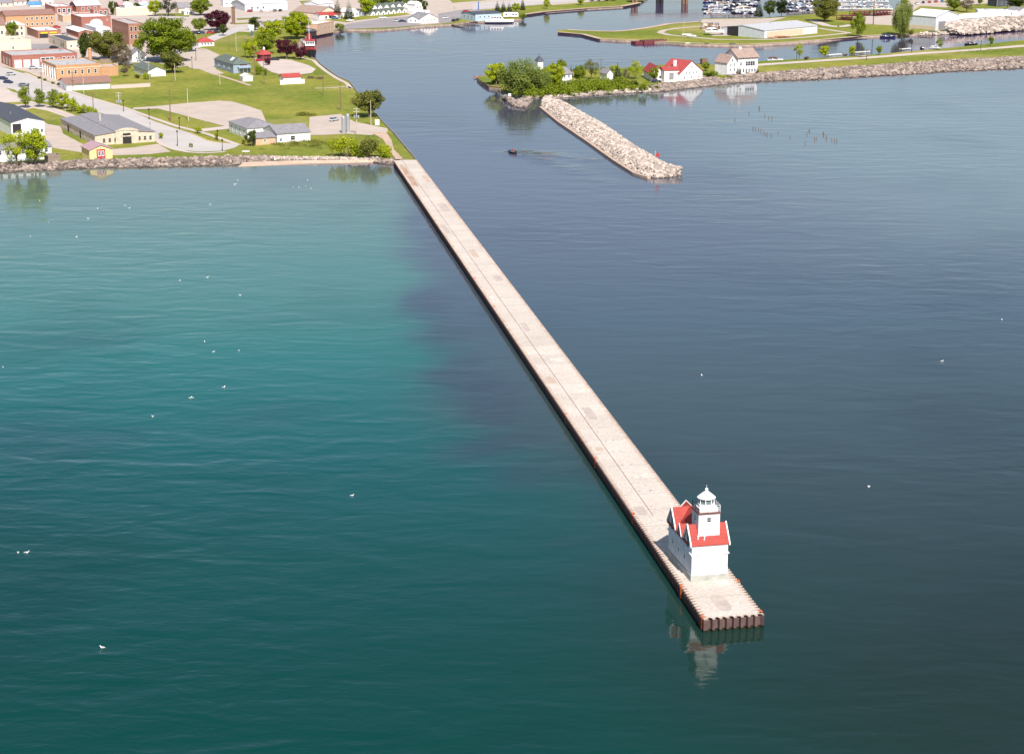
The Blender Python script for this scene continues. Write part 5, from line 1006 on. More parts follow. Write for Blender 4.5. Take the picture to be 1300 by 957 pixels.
# town
T('big', 211, 79, 57, 72, 'green', 'huge spreading bright green maple above the white barn-shaped house', 0); T('round', 219, 93, 29, 35, 'olive', 'dark olive tree with wide crown at the corner of the big lawn', 1)
T('tall', 108, 77, 35, 19, 'dark', 'tall dark tree beside the round brick chimney', 0); T('big', 138, 76, 39, 50, 'olive', 'broad olive green tree mass in front of the long brick block', 1); T('sparse', 154, 80, 26, 32, 'twig', 'leafless brown tree over the grey board fence', 2); T('sparse', 160, 98, 22, 12, 'twig', 'bare thin tree right of the orange-brown annex', 1)
T('tall', 16, 49, 22, 16, 'green', 'dark green round-topped tree in front of the cream church-like building', 1); T('tall', 143, 19.5, 18, 11, 'dark', 'dark tree at the left end of the long white and tan block', 2); T('tall', 173.5, 12.5, 9, 9, 'dark', 'small dark tree behind the long white and tan block')
T('round', 197, 21, 22, 18, 'bright', 'bright green tree left of the bare dark tree at the top', 0); T('sparse', 214, 21, 24, 24, 'conifer', 'dark bare-looking tree at the top above the huge maple', 0); T('big', 255, 20, 24, 28, 'green', 'round dense dark green tree by the pale street at the top', 2); T('round', 253.5, 41, 18, 20, 'green', 'light green tree right of the huge maple', 2)
T('big', 276, 39, 27, 33, 'purple', 'large dark purple-leaved tree beside the brick stack', 1); T('round', 283.5, 46, 16, 11, 'dark', 'small round dark green tree under the purple tree', 0); T('column', 324, 39, 18, 16, 'dark', 'neat dark green pear-shaped tree beside the blue sign post', 1)
T('round', 345, 54, 30, 32, 'bright', 'yellow-green tree in the middle of the harbour green', 0); T('big', 377, 50, 37, 38, 'bright', 'tall spreading yellow-green tree left of the riverside porch', 2); T('round', 318, 74, 24, 20, 'bright', 'yellow-leaved tree behind the blue-grey house', 1); T('round', 338, 69, 27, 27, 'green', 'mid green tree between the pavilion and the yellow-green tree', 2); T('round', 329, 59, 15, 16, 'bright', 'small bright tree right of the blue sign post', 2)
T('round', 364, 75, 27, 29, 'purple', 'dark purple-leaved tree next to the tug', 0); T('round', 382, 76, 16, 17, 'purple', 'low dark purple tree right against the tug bow', 2); T('bush', 340, 83, 14, 10, 'purple', 'small dark red shrub tree left of the red pavilion'); T('bush', 328, 95, 17, 12, 'green', 'green shrub growing beside the blue-grey house porch'); T('bush', 337, 96, 11, 8, 'green', 'small green bush right of the porch shrub')
T('conifer', 428.5, 24, 27, 14, 'conifer', 'left one of the two big spruces by the red front shop', 0); T('conifer', 443, 25, 26, 15, 'conifer', 'right one of the two big spruces by the red front shop', 1); T('bush', 431, 39, 11, 15, 'green', 'round green bush on the river bank right of the tan riverside building')
T('round', 466, 20, 25, 23, 'bright', 'yellow-green tree in front of the cottage rows at their left end', 1)
for i, x in enumerate([478, 487, 496, 505, 515, 524, 533]): T('round', x, 9.5 - i*.3, 12 + i % 3*2, 11, ['green', 'dark', 'bright', 'dark', 'green'][i % 5], '%s tree from the left in the line behind the cottages' % ['first', 'second', 'third', 'fourth', 'fifth', 'sixth', 'seventh'][i])
T('tall', 539.5, 16, 15, 8, 'dark', 'dark tree right of the tall narrow white cottage'); T('bush', 532, 22, 5, 6, 'purple', 'small purple bush between cottages and boathouse')
for i, (x, y, h, w_) in enumerate([(631.5, 16, 16, 9), (639, 16, 16, 9), (646.5, 16.5, 15, 8), (663.5, 13.5, 18, 8)]): T('conifer', x, y, h, w_, 'conifer', ['leftmost small spruce behind the blue shed', 'second small spruce behind the blue shed', 'third small spruce behind the blue shed', 'lone dark spruce on the river lawn right of the spruce trio'][i], i % 3)
T('round', 655, 15.5, 12, 11, 'bright', 'light green tree between the spruce trio and the lone spruce'); T('round', 694, 11.5, 14, 9, 'bright', 'small bright tree on the river lawn'); T('round', 737.5, 7, 11, 10, 'bright', 'bright green tree at the top edge of the river lawn'); T('bush', 664, 24, 8, 12, 'green', 'shrub at the water by the white camper')
for i, x in enumerate([752, 761, 770, 779]): T('bush', x, 2.2 - i*.2, 8, 11, 'dark', '%s dark hedge shrub from the left at the top edge over the river' % ['first', 'second', 'third', 'fourth'][i], i % 3)
for a in [('bush', 50, 100.5, 4, 7, 'olive', 'low shrub at the left corner of the orange hall garden'), ('bush', 57, 103, 4, 7, 'green', 'low shrub in the middle of the orange hall garden'), ('bush', 67, 107, 5, 6, 'green', 'round shrub below the orange hall columns'), ('bush', 75, 109, 5, 7, 'dark', 'dark shrub beside the brown-roofed white building gable'),
          ('round', 122, 62, 22, 22, 'olive', 'olive tree top between the brick shop and the round chimney'), ('round', 176, 68, 18, 16, 'green', 'green tree squeezed behind the white barn-shaped house'), ('big', 240, 66, 26, 24, 'green', 'lower green tree at the right side of the huge maple'), ('bush', 186, 101, 12, 13, 'bright', 'light green shrub in front of the green-roofed house'), ('bush', 174, 100, 6, 9, 'dark', 'dark shrub left of the green-roofed house'),
          ('round', 160, 8, 10, 9, 'dark', 'dark tree at the very top behind the white gabled garage'), ('round', 32, 6, 9, 10, 'dark', 'dark tree at the top left behind the blue-roofed shed'), ('round', 300, 8, 9, 8, 'green', 'green tree at the left end of the long white warehouse'), ('bush', 317, 15.5, 4, 9, 'purple', 'purple-brown bush at the warehouse front'), ('bush', 100, 61, 5, 5, 'green', 'small bush at the corner of the low cream building'), ('tall', 82, 62, 8, 5, 'green', 'slim green shrub between the parked car and cream building')]: T(*a)
# peninsula
T('round', 630, 108, 30, 27, 'bright', 'light green tree on the grass at the left tip of the peninsula', 0); T('bush', 629, 107, 8, 16, 'olive', 'low round bush under the light green tree at the peninsula tip'); T('willow', 662, 119, 41, 58, 'willow', 'large grey-green willow filling the left half of the peninsula', 0); T('willow', 682, 118, 33, 40, 'willow', 'second slightly lower willow merging with the large one', 1)
T('big', 702, 113, 34, 30, 'bright', 'vivid yellow-green maple before the half hidden white house', 1); T('round', 713, 96, 21, 16, 'green', 'green tree top showing behind the white house chimney', 1); T('conifer', 725, 99, 18, 6, 'conifer', 'small pointed conifer right of the half hidden white house', 0); T('conifer', 732, 99, 18, 8, 'conifer', 'second small conifer right of the half hidden white house', 1)
T('round', 736, 105, 22, 17, 'green', 'mid green tree between house and tall bare tree', 2); T('sparse', 750.5, 101, 27, 20, 'olive', 'tall thin-crowned tree in the middle of the peninsula', 1); T('bush', 766, 93, 10, 8, 'green', 'small tree behind the pole on the peninsula'); T('bush', 779, 90, 9, 14, 'bright', 'bright crown behind the small grey shed'); T('conifer', 784, 104, 26, 15, 'conifer', 'dark pointed conifer right of the small grey shed', 2); T('sparse', 794.5, 105, 17, 12, 'twig', 'brown bare tree right of the dark pointed conifer', 0)
T('sparse', 806.5, 101, 24, 19, 'bright', 'yellow-topped thin tree left of the red-roofed cottage', 0); T('round', 830, 103.5, 19, 14, 'green', 'round green tree in front of the red-roofed cottage', 0); T('bush', 805, 110, 11, 13, 'dark', 'dark round bush at the right end of the shrub bank'); T('bush', 815, 117, 13, 11, 'green', 'green bush hanging over the water at the shrub bank end')
T('bush', 852, 85, 9, 14, 'green', 'green crown behind the red-roofed middle wing')
T('round', 896, 90.5, 12, 11, 'green', 'round green shrub before the dark hut on the channel'); T('bush', 906, 99, 11, 13, 'green', 'green bush left of the sunroom'); T('bush', 915, 101, 9, 14, 'bright', 'light hedge bush under the sunroom'); T('bush', 898, 98, 8, 12, 'dark', 'dark bush beside the barn-like red-roofed house'); T('bush', 925, 101, 8, 10, 'green', 'bush under the gabled wing of the tall white house')
T('conifer', 937.5, 96.5, 14, 8, 'conifer', 'small conifer at the corner of the tall white house', 0); T('conifer', 961.5, 95, 11, 6, 'conifer', 'small conifer right of the tall white house', 1)
for a in [('sparse', 1014.5, 75, 21, 14, 'bright', 'thin sapling by the lamp post at the left start of the peninsula road'), ('round', 1046.5, 74, 17, 13, 'bright', 'round lime green sapling, leftmost of the road side ones'), ('round', 1081.5, 71.5, 14, 10, 'bright', 'vivid yellow-green sapling by the white dock'), ('round', 1116, 70, 12, 8, 'green', 'small dark green round sapling by the channel'), ('sparse', 1193, 64, 17, 10, 'green', 'thin light green sapling above the channel boats'), ('tall', 1258, 58.5, 12, 7, 'green', 'small green sapling near the right edge of the channel')]: T(*a)
T('bush', 1024, 76, 5, 9, 'twig', 'low bare shrub right of the thin sapling'); T('bush', 1073, 72, 4, 7, 'twig', 'low brown shrub left of the vivid sapling')
# island and yard
T('conifer', 963, 22, 25, 14, 'conifer', 'dark spruce at the left of the trio behind the storage hall', 1); T('round', 977, 23, 24, 16, 'dark', 'dark round tree in the middle of the trio behind the storage hall', 0); T('round', 992, 22, 24, 18, 'conifer', 'dark broad tree at the right of the trio behind the storage hall', 1)
T('big', 1047, 28, 34, 36, 'olive', 'big leafy tree on the island lawn between the marinas', 2); T('tall', 1089, 47, 30, 18, 'green', 'upright green tree at the channel edge of the island', 0); T('willow', 1145, 45.5, 45, 25, 'willow', 'feathery grey-green tree at the water left of the white boat shed', 2); T('bush', 1156, 45, 8, 14, 'olive', 'low brush at the foot of the feathery tree')
T('round', 1211, 14.5, 19, 24, 'green', 'bright green tree behind the white boat shed', 0); T('sparse', 1227, 16, 19, 20, 'twig', 'thin brown tree right of the bright one behind the boat shed', 2); T('round', 1244, 7, 12, 9, 'green', 'small green tree at the top above the modular building'); T('round', 1290, 13, 18, 28, 'dark', 'dark green tree mass at the top right corner', 1); T('bush', 1148, 5, 8, 12, 'green', 'green shrub behind the feathery tree top')
# undergrowth on the peninsula bank and other loose growth
def growth(name, line, w_, h, n, ls, col, label, cat='undergrowth', seed=1):
    rng = np.random.default_rng(seed); Q, Ln = resample([at(x, y).to_tuple() for x, y in line], 40); lob = []
    for i in range(int(Ln*w_/5)):
        p = Q[rng.integers(0, 40)]; k = rng.uniform(.3, 1.5); lob.append((p.x + rng.normal()*w_*.25, p.y + rng.uniform(-w_/2, w_/2), G + h*k*.4, 1.5*k, h*k*.55))
    V = leafcloud(rng, lob, n, ls); me = bpy.data.meshes.new(name); me.from_pydata(V.tolist(), [], [(4*i, 4*i+1, 4*i+2, 4*i+3) for i in range(n)]); me.materials.append(LEAF[col]); o = link(name, me)
    return tag(o, label, cat, kind='stuff')
growth('undergrowth', [(668, 120.5), (700, 117.5), (720, 116), (745, 113.5), (775, 112), (805, 110.5)], 22, 3.2, 16000, .32, 'green', 'thick green shrubs and weeds covering the point along the water', seed=2)
growth('undergrowth', [(700, 112), (740, 110), (790, 107)], 10, 2.2, 4000, .3, 'olive', 'olive brush behind the thick shrubs of the point', seed=3)
growth('weeds', [(350, 187), (370, 184), (395, 182), (412, 186)], 16, .5, 2500, .18, 'olive', 'tall dry weeds on the slope in front of the hall wing', 'weeds', 4)
growth('weeds', [(1230, 67), (1300, 63)], 12, .4, 1200, .16, 'willow', 'pale weeds beside the peninsula road at the right', 'weeds', 5)
growth('undergrowth', [(372, 148), (385, 147), (400, 146)], 3, 1.0, 900, .2, 'olive', 'low dark brush line at the top of the hall lot', 'brush', 6)
growth('undergrowth', [(385, 98.5), (396, 99.5), (408, 100.5)], 3, .9, 900, .2, 'twig', 'low grey hedge line right of the red-roofed hut', 'hedge', 7)

# ---------------------------------------------------------------- poles
def pole(x, yb, hp, kind, label, r0=None, col='pole'):
    p = at(x, yb); h = hpx(hp, yb); nm = {'u': 'utility_pole', 't': 'utility_pole', 'p': 'flag_pole', 'l': 'street_lamp'}[kind]; r = empty(nm, p); tag(r, label, {'u': 'pole', 't': 'pole', 'p': 'pole', 'l': 'street lamp'}[kind])
    rr = r0 or (.16 if kind in 'ut' else .13 if kind == 'p' else .11); mb = MB(); mb.tube((0, 0, -.1), (0, 0, h), rr*1.15, rr*.8, 8); mb.build('post', M[col], r)
    if kind in 'ut':
        for k in ((.96, .86) if kind == 't' else (.95,)): mb = MB(); mb.box(-1.15, 1.15, -.1, .0, h*k-.1, h*k+.05); [mb.tube((s, -.05, h*k+.05), (s, -.05, h*k+.25), .05) for s in (-1, -.45, .45, 1)]; mb.build('crossarm', M[col], r)
    if kind == 't':
        for s in (-.75, 0, .75): mb = MB(); mb.lathe([(.28, h*.62), (.32, h*.63), (.32, h*.62+.95), (.2, h*.62+1.05)], 10, (s, -.35)); mb.build('transformer', M['galv'], r)
    if kind == 'l':
        mb = MB(); mb.lathe([(.12, h-.05), (.26, h), (.3, h+.5), (.12, h+.62)], 8); mb.build('lamp_head', M['dark'] if col == 'dark' else M['galv'], r)
    return r
for a in [(152, 153, 36, 't', 'utility pole carrying transformers in front of the stone garage', None, 'palepole'), (118.5, 139, 22, 'u', 'dark utility pole with crossarm across the street from the big lawn'), (92.8, 115.5, 24, 'u', 'dark pole in front of the brown-roofed white building', .14), (106.5, 120, 21, 'p', 'pale thin pole at the lawn corner by the white wall', None, 'palepole'),
    (53.5, 118, 26, 'u', 'pole rising over the second street tree'), (37, 121, 13, 'l', 'street lamp between the first two street trees', None, 'dark'), (83.5, 152, 12, 'l', 'pale lamp post on the small lawn behind the garage', None, 'palepole'), (157, 142, 13, 'l', 'dark lamp post right of the transformer pole', None, 'dark'),
    (189.5, 152, 12, 'l', 'dark lamp post at the wide verge by the lakefront street', None, 'dark'), (216.5, 154, 40, 'u', 'tall brown pole on the grass left of the gravel lot', .2), (239.2, 154, 41, 'p', 'tall pale pole on the grass right of the brown one', .16, 'palepole'), (228, 164, 13, 'l', 'dark lamp post below the two tall poles', None, 'dark'),
    (225.5, 186, 18, 'l', 'dark lamp post at the left of the turning circle', None, 'dark'), (276.5, 179, 12, 'l', 'lamp post beside the slim sapling', None, 'dark'), (282.5, 192, 13, 'l', 'dark lamp post at the lower rim of the turning circle', None, 'dark'), (190.7, 163.5, 6, 'l', 'short lamp post behind the stone garage roof corner', None, 'galv'),
    (432.5, 140, 35, 'u', 'tall dark pole on the lawn near the canal', .17), (410.5, 121, 27, 'u', 'dark pole at the far edge of the lawn right of the red-roofed hut'), (471, 159, 31, 'p', 'pale pole before the round olive tree', None, 'palepole'), (453, 171, 34, 't', 'pole with transformers right of the silos', None, 'palepole'),
    (279.3, 108, 17, 'p', 'short pale pole at the dirt track below the blue-grey house', None, 'palepole'), (323.8, 96, 38, 'u', 'tall brown pole right of the blue-grey house porch'), (335.5, 107, 44, 'p', 'tall slim pole between the round lot and the porch', .13, 'pole'), (311.5, 73, 24, 'u', 'brown pole behind the blue-grey house roof'), (300, 66, 24, 'p', 'pale pole left of the yellow-leaved tree', None, 'palepole'), (291, 64, 19, 'p', 'dark slim pole on the far lawn', .12, 'pole'),
    (248.8, 77, 14, 'l', 'lamp post by the bend of the pale road', None, 'dark'), (244, 88, 14, 'l', 'lamp post at the corner below the huge maple', None, 'dark'), (222.5, 103, 22, 'p', 'pale pole behind the olive tree at the lawn corner', None, 'palepole'), (189.5, 103, 24, 'p', 'pale slim pole by the green-roofed house', .1, 'palepole'), (100, 28, 20, 'u', 'wooden pole at the left of the arched brick hall'), (211.8, 21, 16, 'l', 'pale lamp post by the bare dark tree', None, 'palepole'),
    (763, 95, 20, 'u', 'dark slim pole standing among the peninsula trees'), (1011.3, 76.5, 15, 'l', 'dark lamp post beside the thin sapling', None, 'dark'), (1100, 77, 12, 'l', 'dark lamp post by the peninsula road in the middle', None, 'dark'), (1157, 67.5, 12, 'l', 'dark lamp post by the channel and pale dock', None, 'dark'), (1245, 65.5, 12, 'l', 'dark lamp post at the right part of the peninsula road', None, 'dark'),
    (1108.5, 31.5, 42, 'p', 'very tall black pole among the marina lots', .2, 'dark'), (1279, 13, 18, 'p', 'brown pole in front of the dark tree mass at the top right', .2, 'darkrust'), (1265.5, 9, 10, 'p', 'white slim pole at the top right lawn', None, 'palepole'), (454.5, 26, 12, 'l', 'dark lamp post at the left of the cottage rows', None, 'dark'), (577, 24, 14, 'l', 'lamp post in the lot by the quay', None, 'galv'), (607.5, 13, 11, 'p', 'blue banner post by the river road', .3, 'blue_paint'), (618.5, 7, 9, 'p', 'pale post at the river road top', None, 'palepole')]:
    pole(*a)
r = empty('road_sign', at(319.5, 46)); tag(r, 'tall blue post with white and blue sign boards beside the pear-shaped tree', 'sign'); h = hpx(14, 46)
mb = MB(); mb.box(-.35, .35, -.2, .2, 0, h*.6); mb.build('post', M['blue_paint'], r); mb = MB(); mb.box(-1.4, 1.4, -.25, .25, h*.72, h); mb.build('upper_panel', M['whitep'], r); mb = MB(); mb.box(-1.3, 1.3, -.25, .25, h*.48, h*.70); mb.build('lower_panel', M['lightblue'], r)
# picnic shelter table on the shore grass, small utility box
r = empty('information_board', at(312.5, 199)); tag(r, 'small grey roofed board on the shore grass before the turning circle', 'board'); mb = MB(); mb.box(-.9, -.75, -.1, .1, 0, 1.6); mb.box(.75, .9, -.1, .1, 0, 1.6); mb.build('posts', M['wood'], r); mb = MB(); mb.slab([(-1.3, -.6, 1.7), (1.3, -.6, 1.7), (1.3, 0, 2.1), (-1.3, 0, 2.1)], .1); mb.slab([(-1.3, 0, 2.1), (1.3, 0, 2.1), (1.3, .6, 1.7), (-1.3, .6, 1.7)], .1); mb.build('roof', M['flatgrey'], r)
r = empty('utility_box', at(479, 159)); tag(r, 'white utility cabinet at the canal side below the round olive tree', 'cabinet'); mb = MB(); mb.box(-.8, .8, -.5, .5, 0, 1.9); mb.box(-.9, .9, -.6, .6, 1.9, 2.0); mb.build('cabinet_body', M['whitep'], r); mb = MB(); mb.box(-.7, -.03, -.54, -.5, .2, 1.8); mb.box(.03, .7, -.54, -.5, .2, 1.8); mb.build('door', M['trim'], r)
r = empty('navigation_board', at(647, 124.5, 1.2)); tag(r, 'small white board on the crumbled jetty', 'sign'); mb = MB(); mb.box(-.6, .6, -.06, .06, .5, 1.8); mb.build('panel', M['whitep'], r); mb = MB(); mb.box(-.08, .08, .06, .16, -.5, 1.6); mb.build('post', M['dark'], r)
# channel marker
r = empty('channel_marker', at(831.5, 213, 1.2)); tag(r, 'channel light post with red triangle board on the stone breakwater', 'marker')
h = hpx(22, 213); mb = MB(); mb.tube((0, 0, -1), (0, 0, h), .12, .1, 8); mb.lathe([(.5, -.2), (.45, .8)], 10); mb.build('post', M['palepole'], r)
mb = MB(); s = .95; zt = h*.98; mb.grid([(-.1, -.2, zt-2.0), (1.7, -.2, zt-2.0), (.8, -.2, zt-.3), (-.1, -.12, zt-2.0), (1.7, -.12, zt-2.0), (.8, -.12, zt-.3)], [(0, 1, 2), (5, 4, 3), (0, 3, 4, 1), (1, 4, 5, 2), (2, 5, 3, 0)]); mb.build('daymark', M['red_paint'], r)
mb = MB(); mb.lathe([(.2, h), (.2, h+.35), (.08, h+.5)], 10); mb.build('lamp', M['lampglass'], r)

# ---------------------------------------------------------------- cars
def car_meshes(c):
    key = 'car_' + c
    if key in WC: return WC[key]
    col = {'navy': (.02, .03, .09), 'black': (.015, .015, .018), 'silver': (.42, .43, .45), 'white': (.78, .78, .78), 'red': (.45, .02, .03), 'grey': (.16, .17, .18), 'blue': (.05, .14, .35), 'tan': (.35, .29, .22)}[c]
    m, nt_, b_ = nodes('car_paint_' + c); b_.inputs['Base Color'].default_value = c4(col); b_.inputs['Roughness'].default_value = .25; b_.inputs['Coat Weight'].default_value = .5
    body = MB(); P = [(-2.25, .35), (-2.28, .75), (-2.1, .95), (-1.0, 1.0), (1.15, 1.0), (2.05, .88), (2.3, .65), (2.28, .35)]
    body.loft([[(x, y, z) for x, z in P] for y in (-.82, -.9, .9, .82)] if 0 else [[(x*.98, -.88, z) for x, z in P], [(x, -.8, z+.02) for x, z in P], [(x, .8, z+.02) for x, z in P], [(x*.98, .88, z) for x, z in P]])
    body.slab([(-1.35, -.62, 1.5), (.35, -.62, 1.5), (.35, .62, 1.5), (-1.35, .62, 1.5)], .06)
    cab = MB(); cab.grid([(-1.9, -.78, 1.0), (1.2, -.78, 1.0), (.4, -.64, 1.45), (-1.4, -.64, 1.45), (-1.9, .78, 1.0), (1.2, .78, 1.0), (.4, .64, 1.45), (-1.4, .64, 1.45)], [(0, 1, 2, 3), (7, 6, 5, 4), (1, 5, 6, 2), (4, 0, 3, 7), (3, 2, 6, 7)])
    wh = MB(); n = 12; wh.loft([[(.33*math.cos(2*math.pi*i/n), y, .33*math.sin(2*math.pi*i/n)) for i in range(n)] for y in (-.11, .11)])
    WC[key] = (body.mesh('car_body', m), cab.mesh('car_glass', M['glass']), WC['wheel'] if 'wheel' in WC else WC.setdefault('wheel', wh.mesh('wheel', M['dark']))); return WC[key]
def car(x, y, c, head, label, grp='parked cars', sc_=1.0):
    a, b_, w_ = car_meshes(c); r = empty('parked_car', at(x, y) + Vector((0, 0, .03)), R(head)); r.scale = (sc_,)*3; tag(r, label, 'car', grp); link('body', a, r); link('windows', b_, r)
    for sx in (-1.4, 1.4):
        for sy in (-.8, .8): link('wheel', w_, r, (sx, sy, .33))
for a in [(4, 101.5, 'navy', -25, 'dark blue car parked behind another at the left edge street'), (10.5, 106, 'navy', -25, 'dark blue car with white stripe-like windows in front at the left edge street'), (42.5, 88, 'silver', 5, 'silver car in front of the brick garage doors'), (53.5, 87.5, 'white', 85, 'white car beside the orange hall columns'), (19.5, 85.5, 'grey', 85, 'dark grey car standing in the first garage door'), (68.5, 62, 'black', -5, 'black car in the yard before the low cream building'),
    (156, 83, 'black', 5, 'black car left of a pair beside the gambrel house lane'), (163, 83, 'grey', 5, 'dark grey car right of a pair beside the gambrel house lane'), (157, 92, 'black', -60, 'black car on the grass edge left of the green-roofed house'), (318, 15.6, 'red', 85, 'dark red car, first before the long white warehouse'), (331.5, 15.6, 'silver', 90, 'silver car, second before the long white warehouse'), (341.5, 15.6, 'white', 90, 'white car, third before the long white warehouse'),
    (349, 15, 'grey', 80, 'grey car, fourth before the long white warehouse'), (356, 14.8, 'black', 85, 'black car, last before the long white warehouse'), (249, 44, 'black', 10, 'dark car at the left below the light green town tree'), (255.5, 43.5, 'navy', 10, 'navy car right next to the dark one below the light green town tree'), (275, 42.5, 'black', 5, 'black car in the shade of the purple tree'), (267, 43, 'red', 5, 'red car left of the shaded black one by the purple tree'),
    (349, 77, 'black', 5, 'black car beside the red-roofed pavilion'), (330, 78, 'red', 60, 'red car left of the red-roofed pavilion'), (444.5, 27.5, 'white', 15, 'white car on the harbour road by the spruces'), (503.5, 28, 'silver', -5, 'silver car on the harbour road'), (511, 28.5, 'navy', -5, 'navy car just right of the silver one on the harbour road'), (486, 24, 'white', 0, 'white car on the grass side of the harbour road'), (833, 105, 'navy', 5, 'navy car under the round green tree by the red-roofed cottage'),
    (414, 24.8, 'grey', 10, 'grey car before the red front shop'), (425, 24.6, 'blue', 10, 'blue car before the red front shop'), (576.5, 27.5, 'black', 70, 'black car on the quay lot left of the blue shed'), (581, 26.5, 'navy', 90, 'navy car against the blue shed end wall'), (121, 43, 'white', 85, 'white car by the low white garage'), (82, 45.5, 'silver', 60, 'silver car right of the yellow-signed restaurant'), (26, 103, 'white', -25, 'white car far left on the lakefront street')][:31]: car(*a)
for i, (x, y, c) in enumerate([(1151, 11, 'silver'), (1157, 9, 'grey'), (1164, 6, 'white'), (1172, 4.5, 'navy'), (1180, 4, 'red'), (1188, 3.6, 'red'), (1196, 3.2, 'blue'), (1205, 3, 'white'), (1143, 15, 'blue'), (1176, .5, 'grey'), (1186, 0, 'black')]):
    car(x, y, c, 80 + i*7 % 20, '%s car, number %s from the left in the lot behind the white boat shed' % (c, ['two', 'three', 'four', 'five', 'seven', 'eight', 'ten', 'eleven', 'one', 'six', 'nine'][i]), 'cars behind the boat shed')
for a in [(14, 96, 'silver', 'silver car parked at the kerb before the red brick garage'), (30, 110, 'grey', 'grey car driving on the lakefront street near the first street tree'), (60, 68.5, 'white', 'white car in the dark car park behind the brick garage'), (66, 69, 'silver', 'silver car in the dark car park behind the brick garage'), (96, 31, 'blue', 'blue car on the street left of the arched brick hall'), (90, 36, 'white', 'white car on the street by the small brick shop'),
          (72, 36, 'red', 'red car beside the orange brick building'), (64, 45, 'grey', 'grey car at the restaurant front kerb'), (225, 62, 'tan', 'tan car on the pale street right of the maple'), (232, 26, 'silver', 'silver car on the street before the grey-brown roofed house'), (220, 26.5, 'white', 'white car on the street left of a silver one by the bare tree'), (205, 28, 'black', 'black car parked behind the huge maple top'), (335, 31, 'tan', 'tan car on the pale harbour lot'), (365, 27, 'white', 'white car at the harbour lot corner near the tan hall'),
          (548, 22, 'silver', 'silver car in the lot right behind the gabled boathouse'), (566, 24, 'white', 'white car in the dark lot between the boathouses'), (592, 16, 'red', 'red car on the lot behind the blue shed'), (424, 154, 'silver', 'silver car alone on the hall lot'), (1095, 72.8, 'tan', 'tan car on the peninsula road')]:
    car(a[0], a[1], a[2], 20 + (a[0]*37) % 50, a[3])
# camper
r = empty('camper', at(639, 22.8), .02); tag(r, 'long white camper trailer parked right of the blue shed', 'camper'); w_ = 19*mpp(22)
mb = MB(); mb.loft([[(0, y, .5), (0, y, 2.6), (.5, y, 3.1), (w_-.6, y, 3.1), (w_, y, 2.4), (w_, y, .5)] for y in (0, 2.5)]); mb.build('body', M['whitep'], r)
for u in (.2, .65, .85): mb = MB(); mb.box(w_*u-.5, w_*u+.5, -.05, 0, 1.5, 2.3); mb.build('window', M['glass'], r)
for u in (.4, .5): mb = MB(); n = 12; mb.loft([[(w_*u+.35*math.cos(2*math.pi*i/n), y, .35+.35*math.sin(2*math.pi*i/n)) for i in range(n)] for y in (-.1, .1)]); mb.build('wheel', M['dark'], r)

# ---------------------------------------------------------------- boats
def hullmb(Lh, Wh, H, mi=0, bow=1.0):
    S = [(-.5, .8, 0), (-.3, .95, 0), (0, 1.0, 0), (.25, .85, .04), (.42, .45, .12), (.5, .04, .2)]; mb = MB()
    rings = [[(x*Lh, -w_*Wh/2, H*(1+e)), (x*Lh, -w_*Wh/2*.75, H*.2), (x*Lh, 0, -.3), (x*Lh, w_*Wh/2*.75, H*.2), (x*Lh, w_*Wh/2, H*(1+e))] for x, w_, e in S]
    mb.loft(rings, mi); return mb
CV = ['whitep', 'navy_paint', 'cream', 'lightblue', 'whitep', 'darkrust', 'slate', 'galv', 'blue_roof']
BC = {}
def motorboat(x, y, L_, head, ci, label, grp=None, mast=False, z=0, name='motorboat', zpx=None, stand=0, hullm='whitep'):
    p = at(x, y, z if zpx is None else zpx); r = empty(name, (p.x, p.y, z + stand), R(head)); tag(r, label, 'boat', grp)
    key = (hullm, CV[ci % 9])
    if key not in BC:
        Lq = 8.0; a = hullmb(Lq, 2.7, 1.15).mesh('hull', M[hullm]); mb = MB()
        mb.loft([[(-1.6, yy, 1.1), (-1.5, yy*.9, 2.1), (.9, yy*.85, 2.0), (2.3, yy*.7, 1.25)] for yy in (-1.1, 1.1)]); b_ = mb.mesh('cabin', M['whitep'])
        mb = MB(); mb.loft([[(-3.4, yy, 2.0), (-2.4, yy, 2.45), (.2, yy, 2.4), (.9, yy*.95, 2.1), (-3.4, yy, 1.95)] for yy in (-1.15, 1.15)]); c_ = mb.mesh('canopy', M[CV[ci % 9]])
        mb = MB(); mb.box(-1.2, 1.3, -1.14, 1.14, 1.45, 1.85); d_ = mb.mesh('window', M['glass']); BC[key] = (a, b_, c_, d_)
    a, b_, c_, d_ = BC[key]; s = L_/8; r.scale = (s, s, s*.82)
    for nm, me_ in (('hull', a), ('cabin', b_), ('canopy', c_), ('window', d_)): link(nm, me_, r)
    if mast: mb = MB(); mb.tube((.5, 0, 1), (.5, 0, 10), .07, .05); mb.tube((.5, 0, 2.6), (-3, 0, 2.7), .08); mb.build('mast', M['galv'], r)
    return r
random.seed(21); rows = [(17.5, 893, 918, 5), (17, 930, 957, 4), (12.5, 892, 958, 8), (8, 893, 960, 8), (4, 895, 962, 8), (1, 892, 966, 8), (14.5, 1000, 1036, 6), (10.5, 1001, 1034, 5), (6.5, 1001, 1033, 5), (2.5, 1000, 1034, 5)]
ROWN = ['front row left', 'front row right', 'second row', 'third row', 'fourth row', 'back row', 'front row right of the dark trees', 'second row right of the dark trees', 'third row right of the dark trees', 'back row right of the dark trees']
ORD = ['first', 'second', 'third', 'fourth', 'fifth', 'sixth', 'seventh', 'eighth', 'ninth', 'tenth']; CN = ['white', 'navy', 'cream', 'pale blue', 'white', 'dark red', 'dark grey', 'grey', 'bright blue']
